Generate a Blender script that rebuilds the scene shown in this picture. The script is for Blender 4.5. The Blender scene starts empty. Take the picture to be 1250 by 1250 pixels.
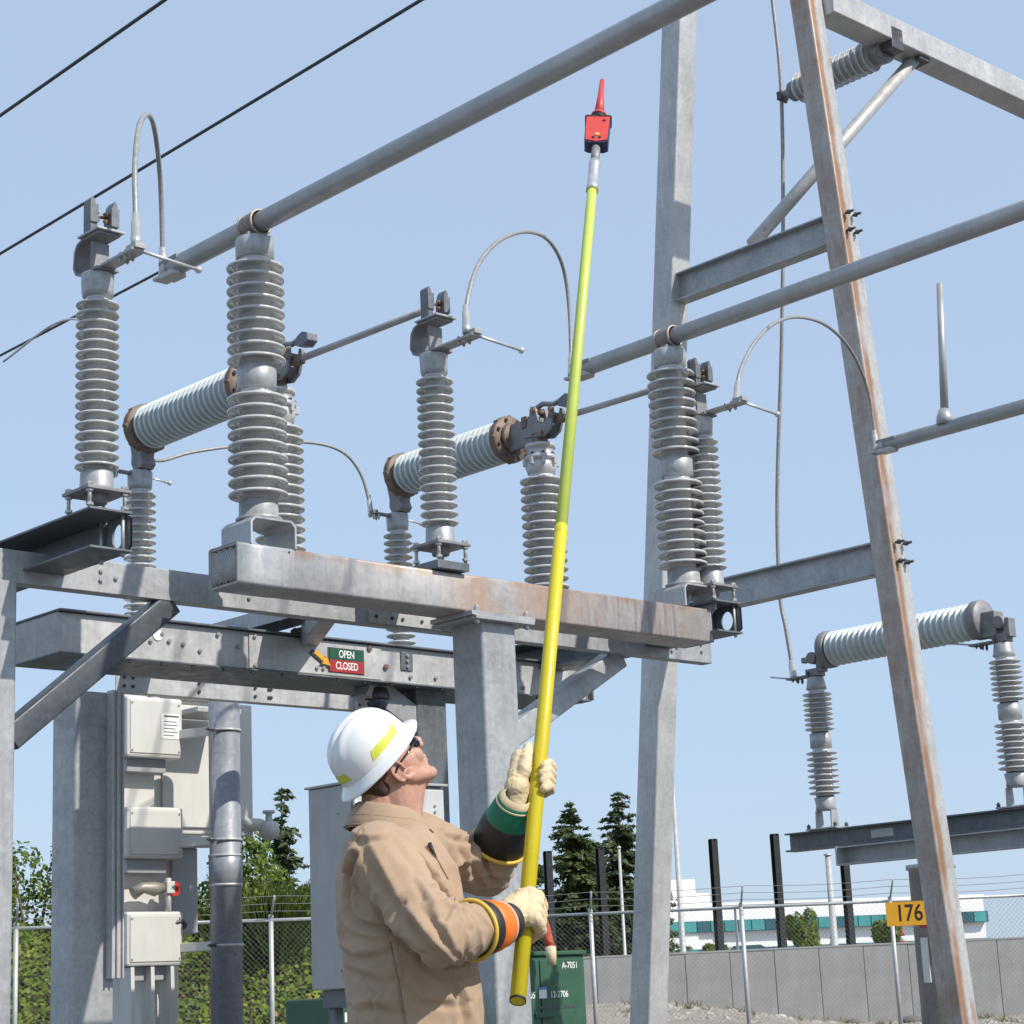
import bpy, bmesh, math, random
from math import sin, cos, pi, radians, sqrt, atan2
from mathutils import Vector, Matrix, noise
from mathutils.bvhtree import BVHTree

random.seed(7)
scene = bpy.context.scene
COL = scene.collection

# ------------------------------------------------------------------ camera
PITCH, ROLL = radians(13.634), radians(2.612)
cd = bpy.data.cameras.new('camera')
cd.sensor_width = 36.0
cd.lens = 70.0
cd.clip_start = 0.1
cd.clip_end = 3000
cam = bpy.data.objects.new('camera', cd)
COL.objects.link(cam)
fw = Vector((0, cos(PITCH), sin(PITCH)))
up0 = Vector((0, -sin(PITCH), cos(PITCH)))
rt0 = Vector((1, 0, 0))
rt = cos(ROLL) * rt0 - sin(ROLL) * up0
upv = sin(ROLL) * rt0 + cos(ROLL) * up0
cam.matrix_world = Matrix(((rt.x, upv.x, -fw.x, 0), (rt.y, upv.y, -fw.y, 0), (rt.z, upv.z, -fw.z, 1.1), (0, 0, 0, 1)))
scene.camera = cam

# ------------------------------------------------------------------ sky, sun, exposure
SUN_AZ, SUN_EL = radians(-33.0), radians(43.0)       # azimuth counted from +X towards +Y
world = bpy.data.worlds.new('World')
scene.world = world
world.use_nodes = True
wn = world.node_tree
bg = wn.nodes['Background']
sky = wn.nodes.new('ShaderNodeTexSky')
sky.sky_type = 'NISHITA'
sky.sun_disc = False
sky.sun_elevation = SUN_EL
sky.sun_rotation = radians(90) - SUN_AZ
sky.altitude = 0
sky.air_density = 1.0
sky.dust_density = 1.0
sky.ozone_density = 3.0
haze = wn.nodes.new('ShaderNodeMix'); haze.data_type = 'RGBA'          # even milky haze over the whole sky
haze.inputs[0].default_value = 0.8
haze.inputs[7].default_value = (2.52, 3.22, 4.22, 1)
wn.links.new(sky.outputs[0], haze.inputs[6])
wn.links.new(haze.outputs[2], bg.inputs[0])
bg.inputs[1].default_value = 0.15
sd = bpy.data.lights.new('sun', 'SUN')
sd.energy = 3.5
sd.angle = radians(0.55)
sd.color = (1.0, 0.94, 0.85)
sun = bpy.data.objects.new('sun', sd)
COL.objects.link(sun)
sdir = Vector((cos(SUN_EL) * cos(SUN_AZ), cos(SUN_EL) * sin(SUN_AZ), sin(SUN_EL)))
sun.rotation_euler = (-sdir).to_track_quat('-Z', 'Y').to_euler()
sun.location = sdir * 60
scene.view_settings.view_transform = 'Standard'
scene.view_settings.look = 'None'
scene.view_settings.gamma = 1.0
scene.view_settings.exposure = 0.4
scene.view_settings.use_curve_mapping = False
scene.render.engine = 'CYCLES'
scene.cycles.max_bounces = 5
scene.cycles.diffuse_bounces = 3
scene.cycles.glossy_bounces = 3
scene.cycles.transmission_bounces = 3

# ------------------------------------------------------------------ yard grid: U runs along the buses, V along the support beams
RZ = radians(43.311 - 90.0)
UX = Vector((cos(RZ), sin(RZ), 0))
VX = Vector((-sin(RZ), cos(RZ), 0))
C0 = Vector((-0.1994, 11.5102, 0))
def W(u, v, z=0.0):
    return C0 + UX * u + VX * v + Vector((0, 0, z))

# ------------------------------------------------------------------ mesh helpers
class MB:
    def __init__(self):
        self.v = []; self.f = []; self.s = []; self.bolts = []
    def add(self, vs, fs, smooth=False):
        o = len(self.v)
        self.v.extend([tuple(p) for p in vs])
        for f in fs:
            self.f.append([i + o for i in f]); self.s.append(smooth)
        return self
    def box(self, a, b):
        x0, y0, z0 = a; x1, y1, z1 = b
        vs = [(x0,y0,z0),(x1,y0,z0),(x1,y1,z0),(x0,y1,z0),(x0,y0,z1),(x1,y0,z1),(x1,y1,z1),(x0,y1,z1)]
        return self.add(vs, [(0,3,2,1),(4,5,6,7),(0,1,5,4),(1,2,6,5),(2,3,7,6),(3,0,4,7)])
    def cbox(self, c, s):
        return self.box([c[i]-s[i]/2 for i in range(3)], [c[i]+s[i]/2 for i in range(3)])
    def xbox(self, m, s):
        h = [q/2 for q in s]
        vs = [m @ Vector((sx*h[0], sy*h[1], sz*h[2])) for sz in (-1,1) for sy in (-1,1) for sx in (-1,1)]
        return self.add(vs, [(0,2,3,1),(4,5,7,6),(0,1,5,4),(1,3,7,5),(3,2,6,7),(2,0,4,6)])
    def prism(self, poly, m, L, smooth=False, caps=True):
        """polygon in the local xy plane of m, extruded along local z by L"""
        n = len(poly)
        vs = [m @ Vector((p[0], p[1], 0)) for p in poly] + [m @ Vector((p[0], p[1], L)) for p in poly]
        fs = [(i, (i+1) % n, (i+1) % n + n, i + n) for i in range(n)]
        self.add(vs, fs, smooth)
        if caps:
            self.add(vs, [tuple(range(n))[::-1], tuple(range(n, 2*n))], False)
        return self
    def lathe(self, prof, m=None, n=28, smooth=True, cap=True):
        """profile of (radius, height) round local z of m"""
        m = m or Matrix()
        vs = []
        for r, h in prof:
            for k in range(n):
                a = 2*pi*k/n
                vs.append(m @ Vector((r*cos(a), r*sin(a), h)))
        fs = []
        for i in range(len(prof)-1):
            for k in range(n):
                k2 = (k+1) % n
                fs.append((i*n+k, i*n+k2, (i+1)*n+k2, (i+1)*n+k))
        self.add(vs, fs, smooth)
        if cap:
            o = len(self.v) - len(vs)
            self.f.append([o+k for k in range(n)][::-1]); self.s.append(False)
            self.f.append([o+(len(prof)-1)*n+k for k in range(n)]); self.s.append(False)
        return self
    def cyl(self, p, q, r, n=16, r2=None, smooth=True):
        p = Vector(p); q = Vector(q)
        d = q - p
        m = Matrix.Translation(p) @ d.to_track_quat('Z', 'Y').to_matrix().to_4x4()
        return self.lathe([(r, 0), (r2 if r2 is not None else r, d.length)], m, n, smooth)
    def bar(self, p, q, w, h):
        p = Vector(p); q = Vector(q); z = (q-p).normalized(); x = z.cross(Vector((0,0,1))).normalized(); y = z.cross(x)
        vs = [e + x*sx*w/2 + y*sy*h/2 for e in (p, q) for sy in (-1,1) for sx in (-1,1)]
        return self.add(vs, [(0,2,3,1),(4,5,7,6),(0,1,5,4),(1,3,7,5),(3,2,6,7),(2,0,4,6)])
    def tube(self, pts, r, n=8, closed=False, cap=True):
        pts = [Vector(p) for p in pts]
        rs = r if isinstance(r, (list, tuple)) else [r]*len(pts)
        N = len(pts); vs = []; up = None
        for i, p in enumerate(pts):
            if closed: t = pts[(i+1) % N] - pts[i-1]
            else: t = pts[min(i+1, N-1)] - pts[max(i-1, 0)]
            t.normalize()
            if up is None:
                up = Vector((0,0,1)) if abs(t.z) < .9 else Vector((1,0,0))
            a = up - t*up.dot(t)
            if a.length < 1e-6: a = t.orthogonal()
            a.normalize(); up = a; b = t.cross(a)
            for k in range(n):
                w = 2*pi*k/n
                vs.append(p + rs[i]*(cos(w)*a + sin(w)*b))
        fs = []
        for i in range(N if closed else N-1):
            j = (i+1) % N
            for k in range(n):
                k2 = (k+1) % n
                fs.append((i*n+k, i*n+k2, j*n+k2, j*n+k))
        self.add(vs, fs, True)
        if cap and not closed:
            o = len(self.v) - len(vs)
            self.f.append([o+k for k in range(n)][::-1]); self.s.append(False)
            self.f.append([o+(N-1)*n+k for k in range(n)]); self.s.append(False)
        return self
    def ell(self, m, nu=18, nv=12):
        """unit sphere through matrix m"""
        vs = [m @ Vector((0,0,-1))]
        for j in range(1, nv):
            t = -pi/2 + pi*j/nv
            for k in range(nu):
                a = 2*pi*k/nu
                vs.append(m @ Vector((cos(t)*cos(a), cos(t)*sin(a), sin(t))))
        vs.append(m @ Vector((0,0,1)))
        fs = [(0, 1+(k+1) % nu, 1+k) for k in range(nu)]
        for j in range(nv-2):
            for k in range(nu):
                k2 = (k+1) % nu
                fs.append((1+j*nu+k, 1+j*nu+k2, 1+(j+1)*nu+k2, 1+(j+1)*nu+k))
        o = 1+(nv-2)*nu
        fs += [(o+k, o+(k+1) % nu, len(vs)-1) for k in range(nu)]
        return self.add(vs, fs, True)
    def sph(self, c, r, nu=14, nv=10):
        return self.ell(Matrix.Translation(c) @ Matrix.Diagonal((r,r,r,1)), nu, nv)
    def mesh(self, name):
        me = bpy.data.meshes.new(name)
        me.from_pydata(self.v, [], self.f)
        me.polygons.foreach_set('use_smooth', self.s)
        me.update()
        return me
    CACHE = {}
    def place_bolt(self, name, q, mat, parent):
        p, d, r, h = q
        key = (round(r, 4), round(h, 4), mat.name)
        if key not in MB.CACHE:
            k = MB().cyl((0,0,0), (0,0,abs(h)), r, 6, smooth=False); k.cyl((0,0,abs(h)*.9), (0,0,abs(h)*1.35), r*.5, 6)
            MB.CACHE[key] = k.mesh(name); MB.CACHE[key].materials.append(mat)
        o = bpy.data.objects.new(name, MB.CACHE[key]); COL.objects.link(o)
        if parent: o.parent = parent
        o.matrix_local = Matrix.Translation(p) @ (d if h > 0 else -d).to_track_quat('Z', 'Y').to_matrix().to_4x4()
        return o
    def build(self, name, mat=None, parent=None, bevel=0.0, seg=2):
        if not self.f and self.bolts:
            return [self.place_bolt(name, q, mat, parent) for q in self.bolts][0]
        o = bpy.data.objects.new(name, self.mesh(name))
        COL.objects.link(o)
        for q in self.bolts: self.place_bolt('bolt', q, M['bolt_zinc'] if mat is not M.get('bolt') else mat, o)
        if mat: o.data.materials.append(mat)
        if parent: o.parent = parent
        if bevel:
            b = o.modifiers.new('bevel', 'BEVEL'); b.width = bevel; b.segments = seg
            b.limit_method = 'ANGLE'; b.angle_limit = radians(50)
        return o

def tag(o, label=None, cat=None, group=None, kind=None):
    if label: o['label'] = label
    if cat: o['category'] = cat
    if group: o['group'] = group
    if kind: o['kind'] = kind
    return o
def thing(name, label, cat, loc=(0,0,0), rz=0.0, group=None):
    o = bpy.data.objects.new(name, None)
    o.empty_display_size = .1
    COL.objects.link(o)
    o.location = loc; o.rotation_euler = (0, 0, rz)
    return tag(o, label, cat, group)
def gthing(name, label, cat, u, v, z=0.0, group=None):     # a thing standing on the yard grid: local x = U, y = V
    return thing(name, label, cat, W(u, v, z), RZ, group)
def mv(x, y, z): return Matrix.Translation((x, y, z))
AXU = Matrix(((0,0,1,0),(1,0,0,0),(0,1,0,0),(0,0,0,1)))     # local z -> +x (U), local x -> +y, local y -> +z
AXV = Matrix(((1,0,0,0),(0,0,1,0),(0,-1,0,0),(0,0,0,1)))    # local z -> +y (V)
def rrect(w, h, r, n=4):
    pts = []
    for cx, cy, a0 in ((w/2-r, h/2-r, 0), (-w/2+r, h/2-r, 90), (-w/2+r, -h/2+r, 180), (w/2-r, -h/2+r, 270)):
        for k in range(n+1):
            a = radians(a0 + 90*k/n)
            pts.append((cx + r*cos(a), cy + r*sin(a)))
    return pts
def ipoly(h, b, tw, tf):
    return [(-b/2,-h/2),(b/2,-h/2),(b/2,-h/2+tf),(tw/2,-h/2+tf),(tw/2,h/2-tf),(b/2,h/2-tf),(b/2,h/2),(-b/2,h/2),(-b/2,h/2-tf),(-tw/2,h/2-tf),(-tw/2,-h/2+tf),(-b/2,-h/2+tf)]
def cpoly(h, b, t):         # channel, web on +x side, open to -x ; x across, y up
    return [(0,-h/2),(0,h/2),(-b,h/2),(-b,h/2-t),(-t,h/2-t),(-t,-h/2+t),(-b,-h/2+t),(-b,-h/2)]
def bez(pts, n=24):
    """Catmull-Rom through points"""
    P = [Vector(p) for p in pts]
    P = [P[0]*2-P[1]] + P + [P[-1]*2-P[-2]]
    out = []
    m = len(P)-3
    for i in range(m):
        a, b, c, d = P[i:i+4]
        k = max(2, n//m)
        for j in range(k):
            t = j/k
            out.append(.5*((2*b)+(c-a)*t+(2*a-5*b+4*c-d)*t*t+(3*b-a-3*c+d)*t**3))
    out.append(P[-2])
    return out

# ------------------------------------------------------------------ materials
def newmat(name):
    m = bpy.data.materials.new(name); m.use_nodes = True
    nt = m.node_tree
    return m, nt, nt.nodes['Principled BSDF']
class NT:
    def __init__(self, nt, coord='Object'):
        self.nt = nt
        self.tc = nt.nodes.new('ShaderNodeTexCoord').outputs[coord]
    def n(self, t): return self.nt.nodes.new(t)
    def l(self, a, b): self.nt.links.new(a, b)
    def mapped(self, scale):
        mp = self.n('ShaderNodeMapping'); self.l(self.tc, mp.inputs[0]); mp.inputs['Scale'].default_value = scale
        return mp.outputs[0]
    def noise(self, scale, detail=4, rough=.55, sc=(1,1,1), dist=0):
        t = self.n('ShaderNodeTexNoise'); self.l(self.mapped(sc), t.inputs['Vector'])
        t.inputs['Scale'].default_value = scale; t.inputs['Detail'].default_value = detail; t.inputs['Roughness'].default_value = rough
        t.inputs['Distortion'].default_value = dist
        return t.outputs['Fac']
    def vor(self, scale, sc=(1,1,1), out='Color'):
        t = self.n('ShaderNodeTexVoronoi'); self.l(self.mapped(sc), t.inputs['Vector']); t.inputs['Scale'].default_value = scale
        return t.outputs[out]
    def ramp(self, fac, stops):
        r = self.n('ShaderNodeValToRGB'); self.l(fac, r.inputs[0])
        e = r.color_ramp.elements
        while len(e) < len(stops): e.new(.5)
        for k, (p, c) in enumerate(stops):
            e[k].position = p; e[k].color = (c, c, c, 1) if isinstance(c, (int, float)) else (*c, 1)
        return r.outputs[0]
    def mix(self, fac, a, b, mode='MIX'):
        x = self.n('ShaderNodeMix'); x.data_type = 'RGBA'; x.blend_type = mode
        for s, val in ((0, fac), (6, a), (7, b)):
            if hasattr(val, 'is_linked'): self.l(val, x.inputs[s])
            elif s == 0: x.inputs[0].default_value = val
            else: x.inputs[s].default_value = (*val, 1) if len(val) == 3 else val
        return x.outputs[2]
    def math(self, op, a, b=None, c=None, clamp=False):
        x = self.n('ShaderNodeMath'); x.operation = op; x.use_clamp = clamp
        for s, val in enumerate((a, b, c)):
            if val is None: continue
            if hasattr(val, 'is_linked'): self.l(val, x.inputs[s])
            else: x.inputs[s].default_value = val
        return x.outputs[0]
    def xyz(self):
        s = self.n('ShaderNodeSeparateXYZ'); self.l(self.tc, s.inputs[0]); return s.outputs
    def bump(self, bsdf, h, strength=.2, dist=.01):
        b = self.n('ShaderNodeBump'); self.l(h, b.inputs['Height']); b.inputs['Strength'].default_value = strength; b.inputs['Distance'].default_value = dist
        self.l(b.outputs[0], bsdf.inputs['Normal'])
def simple(name, col, rough=.5, metal=0.0, var=.12, scale=12, coat=0.0, bump=0.0, bscale=60, spec=.5, streak=0.0):
    m, nt, b = newmat(name); t = NT(nt)
    f = t.noise(scale, 5)
    lo = tuple(max(0, c*(1-var)) for c in col); hi = tuple(min(1, c*(1+var)) for c in col)
    c = t.mix(t.ramp(f, [(.3, 0.0), (.7, 1.0)]), lo, hi)
    if streak:
        s = t.noise(6, 4, .6, (5, 5, .5))
        c = t.mix(t.math('MULTIPLY', t.ramp(s, [(.5, 0.0), (.8, 1.0)]), streak), c, tuple(q*.45 for q in col))
    t.l(c, b.inputs['Base Color'])
    b.inputs['Roughness'].default_value = rough; b.inputs['Metallic'].default_value = metal
    b.inputs['Coat Weight'].default_value = coat; b.inputs['Specular IOR Level'].default_value = spec
    if bump: t.bump(b, t.noise(bscale, 4), bump, .005)
    return m
def galv(name, base=(.40,.41,.42), var=.24, rust=None, rough=.42, metal=.25, streak=.35):
    m, nt, b = newmat(name); t = NT(nt)
    lo = tuple(c*(1-var) for c in base); hi = tuple(c*(1+var) for c in base)
    c = t.mix(t.ramp(t.noise(2.2, 6, .65), [(.3, 0.0), (.72, 1.0)]), lo, hi)
    sp = t.ramp(t.vor(38), [(.0, .25), (1.0, .8)])
    c = t.mix(.35, c, sp, 'SOFT_LIGHT')
    st = t.noise(5, 5, .6, (6, 6, .35))
    c = t.mix(t.math('MULTIPLY', t.ramp(st, [(.48, 0.0), (.75, 1.0)]), streak), c, tuple(q*.55 for q in base))
    wh = t.noise(7, 5, .7)
    c = t.mix(t.math('MULTIPLY', t.ramp(wh, [(.58, 0.0), (.72, 1.0)]), .35), c, tuple(min(.6, q*1.6) for q in base))
    if rust:
        x, y, z = t.xyz()
        if rust == 'beam':      # local y along the beam, z up: warm stains in the middle and along the top edge
            band = t.math('MULTIPLY', t.ramp(t.math('MULTIPLY_ADD', y, .25, .5), [(.38, 0.0), (.47, 1.0), (.62, 1.0), (.78, .55), (.93, .5), (.97, 0.0)]), t.ramp(t.noise(2.6, 5, .6, (1, .8, .5)), [(.34, 0.0), (.62, 1.0)]))
            edge = t.math('MULTIPLY', t.ramp(z, [(.15, 0.0), (.215, 1.0)]), t.ramp(t.noise(5, 4, .6, (1, 1, .3)), [(.42, 0.0), (.6, .9)]))
            mask = t.math('MAXIMUM', t.math('MULTIPLY', band, .8), edge)
            c = t.mix(t.math('MULTIPLY', mask, .9), c, t.mix(t.noise(9, 5), (.36,.15,.055), (.42,.27,.18)))
            drip = t.math('MULTIPLY', t.ramp(t.noise(10, 3, .5, (1, 5, .25)), [(.52, 0.0), (.62, 1.0)]), t.ramp(t.math('MULTIPLY_ADD', y, .25, .5), [(.6, 0.0), (.68, 1.0), (.88, 1.0), (.93, 0.0)]))
            c = t.mix(t.math('MULTIPLY', drip, .45), c, (.16,.14,.17))
        else:                   # leg: long streaks of rust down the near corner
            d = t.math('ABSOLUTE', t.math('ADD', t.math('ADD', y, .062), t.math('MULTIPLY_ADD', t.noise(1.6, 4, .6, (0, 0, 1)), -.07, .035)))
            core = t.ramp(t.math('ADD', d, t.math('MULTIPLY_ADD', t.noise(7, 5, .65, (1, 1, .4)), .07, -.035)), [(.018, 1.0), (.062, 0.0)])
            brk = t.ramp(t.noise(1.3, 5, .62, (1.4, 1.4, .55)), [(.36, 0.0), (.50, 1.0)])
            spots = t.ramp(t.noise(2.0, 6, .7, (2.5, 2.5, .55)), [(.545, 0.0), (.66, .85)])
            mask = t.math('MAXIMUM', t.math('MULTIPLY', core, brk), t.math('MULTIPLY', spots, .8))
            c = t.mix(t.math('MULTIPLY', mask, .92), c, t.mix(t.noise(6, 5), (.22,.095,.04), (.40,.215,.11)))
    t.l(c, b.inputs['Base Color'])
    b.inputs['Metallic'].default_value = metal
    t.l(t.ramp(t.noise(9, 4), [(.3, rough-.1), (.7, rough+.15)]), b.inputs['Roughness'])
    t.bump(b, t.noise(30, 5), .06, .006)
    return m
M = {}
M['galv'] = galv('galvanised_steel')
M['galv_light'] = galv('pale_galvanised_steel', (.50,.50,.495), .18)
M['galv_dark'] = galv('dark_and_shaded_steel', (.15,.165,.18), .2)  # dark steel parts; also stands in for shade on the rear column
M['brace_shade'] = galv('shaded_brace_steel', (.085,.095,.11), .2)  # galvanised steel darkened: the left brace's shade is put into the colour
M['beam'] = galv('stained_galvanised_beam', (.42,.415,.41), .18, 'beam')
M['leg'] = galv('rust_streaked_leg', (.48,.475,.465), .15, 'leg')
M['alu'] = simple('weathered_aluminium', (.42,.42,.42), .4, .3, .12, 6, bump=.04, streak=.25)
M['alu_bright'] = simple('bright_aluminium', (.62,.62,.61), .35, .6, .1, 20)
M['cable'] = simple('stranded_aluminium', (.33,.32,.31), .5, .3, .2, 40)
M['wire_dark'] = simple('dark_conductor', (.06,.065,.075), .6, .1, .2, 30)
M['cast'] = simple('cast_grey_metal', (.24,.24,.245), .55, .25, .2, 14, bump=.12, bscale=90, streak=.3)
M['bronze'] = simple('tarnished_bronze', (.20,.145,.11), .6, .25, .3, 18, bump=.12, streak=.35)
M['copper'] = simple('worn_copper', (.34,.20,.13), .45, .5, .3, 22)
M['clamp'] = simple('greyed_bronze_clamp', (.25,.22,.19), .55, .25, .25, 18, bump=.1, streak=.3)
M['clamp_rim'] = simple('pale_worn_rim', (.44,.36,.29), .5, .3, .2, 22)
M['bolt'] = simple('dark_bolt', (.10,.10,.105), .5, .5, .2, 30)
M['bolt_zinc'] = simple('zinc_bolt', (.45,.45,.44), .4, .5, .2, 30)
M['porcelain'] = simple('grey_porcelain', (.52,.525,.52), .16, 0, .1, 7, coat=.7, streak=.35)
M['porcelain_g'] = simple('pale_green_porcelain', (.58,.64,.64), .2, 0, .06, 7, coat=.5, streak=.15)
M['black'] = simple('black_hollow_shade', (.02,.02,.02), .8, 0, .1)
M['enamel'] = simple('beige_grey_enamel', (.62,.61,.57), .42, 0, .05, 4, coat=.1, bump=.02, streak=.12)
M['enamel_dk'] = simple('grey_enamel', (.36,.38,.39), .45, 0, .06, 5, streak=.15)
M['cabinet'] = simple('grey_painted_cabinet', (.40,.405,.40), .5, .1, .10, 3, streak=.2)
M['cabinet_lit'] = simple('lit_grey_cabinet', (.55,.56,.55), .45, .1, .08, 4, streak=.15)  # lighter copy of the cabinet grey, sunlight on the front painted in
M['green'] = simple('dark_green_paint', (.035,.105,.06), .42, 0, .15, 6, streak=.2)
M['white'] = simple('white_paint', (.8,.8,.78), .5, 0, .04)
M['signgreen'] = simple('sign_green', (.012,.085,.045), .45, 0, .1)
M['signred'] = simple('sign_red', (.36,.03,.035), .45, 0, .1)
M['yellow_sign'] = simple('amber_sign', (.72,.36,.02), .5, 0, .08)
M['inkblack'] = simple('black_lettering', (.012,.012,.012), .6, 0, .1)
M['red_paint'] = simple('red_paint', (.55,.04,.03), .4, 0, .1)

TMP = bpy.data.scenes.new('scratch')
def evaluated_mesh(ob):
    TMP.collection.objects.link(ob)
    vl = TMP.view_layers[0]; vl.update()
    me = bpy.data.meshes.new_from_object(ob.evaluated_get(vl.depsgraph))
    TMP.collection.objects.unlink(ob)
    return me
def text_mesh(parent, s, size, m, mat, name='lettering', depth=.0008, sx=1.0, bold=0.0):
    cu = bpy.data.curves.new('txt', 'FONT'); cu.body = s; cu.size = size; cu.align_x = 'CENTER'; cu.align_y = 'CENTER'
    cu.extrude = depth; cu.offset = bold
    ob = bpy.data.objects.new('txt', cu)
    me = evaluated_mesh(ob)
    bpy.data.objects.remove(ob); bpy.data.curves.remove(cu)
    me.transform(m @ Matrix.Diagonal((sx, 1, 1, 1)))
    me.materials.clear(); me.materials.append(mat)
    o = bpy.data.objects.new(name, me); COL.objects.link(o); o.parent = parent
    return o
def uface(x, y, z):   # text plane facing +U (local x), reading along +V
    return Matrix(((0,0,1,x),(1,0,0,y),(0,1,0,z),(0,0,0,1)))
def hexbolts(mb, pts, axis='z', r=.016, h=.016):
    for p in pts:
        p = Vector(p); d = Vector({'z':(0,0,1),'x':(1,0,0),'y':(0,1,0),'-z':(0,0,-1)}[axis])
        mb.bolts.append((p, d, r, h))
    return mb

# ================================================================== SETTING: ground
def ground_z(x, y):
    t = min(1, max(0, (y-36)/20)); t = t*t*(3-2*t)
    s = min(1, max(0, (9.5-x)/7.0)); s = s*s*(3-2*s)
    n = noise.noise(Vector((x*.5, y*.5, 0)))*.05 + noise.noise(Vector((x*1.7, y*1.7, 3)))*.02
    return t*(-.12 + .85*s*max(0, 1-max(0, y-62)/60)) + n*(.3+.7*t)
def make_ground():
    mb = MB(); xs = [-900,-400,-150,-60,-30] + [-20+k*.8 for k in range(57)] + [40,80,200,500,900]
    ys = [-300,-80,-20,-5,0,5] + [10+k*.8 for k in range(75)] + [80,100,140,250,500,1200,2200]
    vs = [(x, y, ground_z(x, y)) for y in ys for x in xs]
    n = len(xs)
    fs = [(j*n+i, j*n+i+1, (j+1)*n+i+1, (j+1)*n+i) for j in range(len(ys)-1) for i in range(n-1)]
    mb.add(vs, fs, True)
    m, nt, b = newmat('gravel_and_dirt'); t = NT(nt)
    x_, y_, z_ = t.xyz()
    dirt = t.mix(t.ramp(t.noise(.35, 6, .6), [(.35, 0.0), (.65, 1.0)]), (.30,.27,.23), (.42,.37,.31))
    rock = t.mix(t.ramp(t.noise(.5, 6, .6), [(.35, 0.0), (.65, 1.0)]), (.13,.13,.13), (.19,.185,.18))
    c = t.mix(t.ramp(t.math('MULTIPLY', t.math('ADD', y_, t.math('MULTIPLY', t.noise(.4, 4), 6)), .01), [(.38, 0.0), (.44, 1.0)]), rock, dirt)      # crushed rock in the yard, dirt beyond the fence
    c = t.mix(.5, c, t.ramp(t.vor(26), [(.1, (.18,.17,.16)), (.9, (.5,.47,.43))]), 'OVERLAY')
    t.l(c, b.inputs['Base Color']); b.inputs['Roughness'].default_value = .95
    t.bump(b, t.vor(26, out='Distance'), .6, .03)
    o = mb.build('ground', m); tag(o, kind='structure')
make_ground()

# ================================================================== insulators
def shed_profile(z0, z1, n, rc, rs, drop=.26):
    p = (z1-z0)/n
    prof = [(rc+.004, z0-.015), (rc, z0)]
    for k in range(n):
        zc = z0 + (k+.5)*p
        prof += [(rc, zc-.16*p), (rc+.3*(rs-rc), zc-.15*p), (rs-.017, zc-.25*p), (rs-.008, zc-.34*p), (rs-.0015, zc-.30*p), (rs, zc-.20*p), (rs-.0025, zc-.11*p), (rs-.011, zc-.04*p), (rc+.35*(rs-rc), zc+.06*p), (rc+.008, zc+.17*p), (rc, zc+.26*p)]
    prof += [(rc, z1), (rc+.004, z1+.015)]
    return prof
def lug_ring(mb, z, r, n=8, a0=0.0, rb=.012, h=.03):
    for k in range(n):
        a = a0 + 2*pi*k/n
        mb.cyl((r*cos(a), r*sin(a), z-h/2), (r*cos(a), r*sin(a), z+h/2), rb, 6, smooth=False)

def bus_insulator(label, u, v):
    t = gthing('bus_post_insulator', label, 'insulator', u, v, 3.474, 'tall bus post insulators')
    a = MB()                                             # bent plate saddle, open towards +U
    th, w, L, h = .012, .30, .27, .152
    out = [(-w/2,0),(-w/2,h-.03),(-w/2+.03,h),(w/2-.03,h),(w/2,h-.03),(w/2,0)]
    inn = [(w/2-th,0),(w/2-th,h-.035),(w/2-.035,h-th),(-w/2+.035,h-th),(-w/2+th,h-.035),(-w/2+th,0)]
    a.prism(out+inn, mv(-L/2, 0, .002) @ AXU, L)
    a.build('saddle_bracket', M['galv'], t)
    z = lambda q: q-3.474
    MB().lathe([(.125,z(3.632)),(.125,z(3.65)),(.108,z(3.655)),(.106,z(3.742)),(.100,z(3.748))], n=32).build('base_collar', M['galv'], t)
    MB().lathe(shed_profile(z(3.76), z(4.365), 9, .088, .164), n=44, cap=False).build('porcelain_sheds', M['porcelain'], t)
    MB().lathe([(.100,z(4.372)),(.108,z(4.378)),(.109,z(4.50)),(.101,z(4.506))], n=32).build('middle_collar', M['galv'], t)
    MB().lathe(shed_profile(z(4.52), z(5.125), 9, .086, .161), n=44, cap=False).build('porcelain_sheds', M['porcelain'], t)
    c = MB().lathe([(.098,z(5.132)),(.107,z(5.137)),(.109,z(5.245)),(.104,z(5.25))], n=32)
    cap = c.build('top_cap', M['galv'], t)
    hexbolts(MB(), [(.09*cos(k*pi/2+.6), .09*sin(k*pi/2+.6), z(5.252)) for k in range(4)], 'z', .012, .012).build('bolt', M['bolt_zinc'], cap)
    k = MB()
    k.lathe([(.078,z(5.252)),(.076,z(5.266)),(.062,z(5.272)),(.055,z(5.30))], n=24)
    R = .073
    ring = [(R*cos(a*pi/12), R*sin(a*pi/12)) for a in range(24)]
    k.prism(ring, mv(-.062, 0, z(5.338)) @ AXU, .124, True, False)
    cl = k.build('bus_clamp', M['clamp'], t)
    for s in (-1, 1):
        MB().tube([(s*.062, .071*cos(a*pi/12), z(5.338)+.071*sin(a*pi/12)) for a in range(24)], .0075, 8, closed=True).build('clamp_rim', M['clamp_rim'], cl)
    return t
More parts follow.
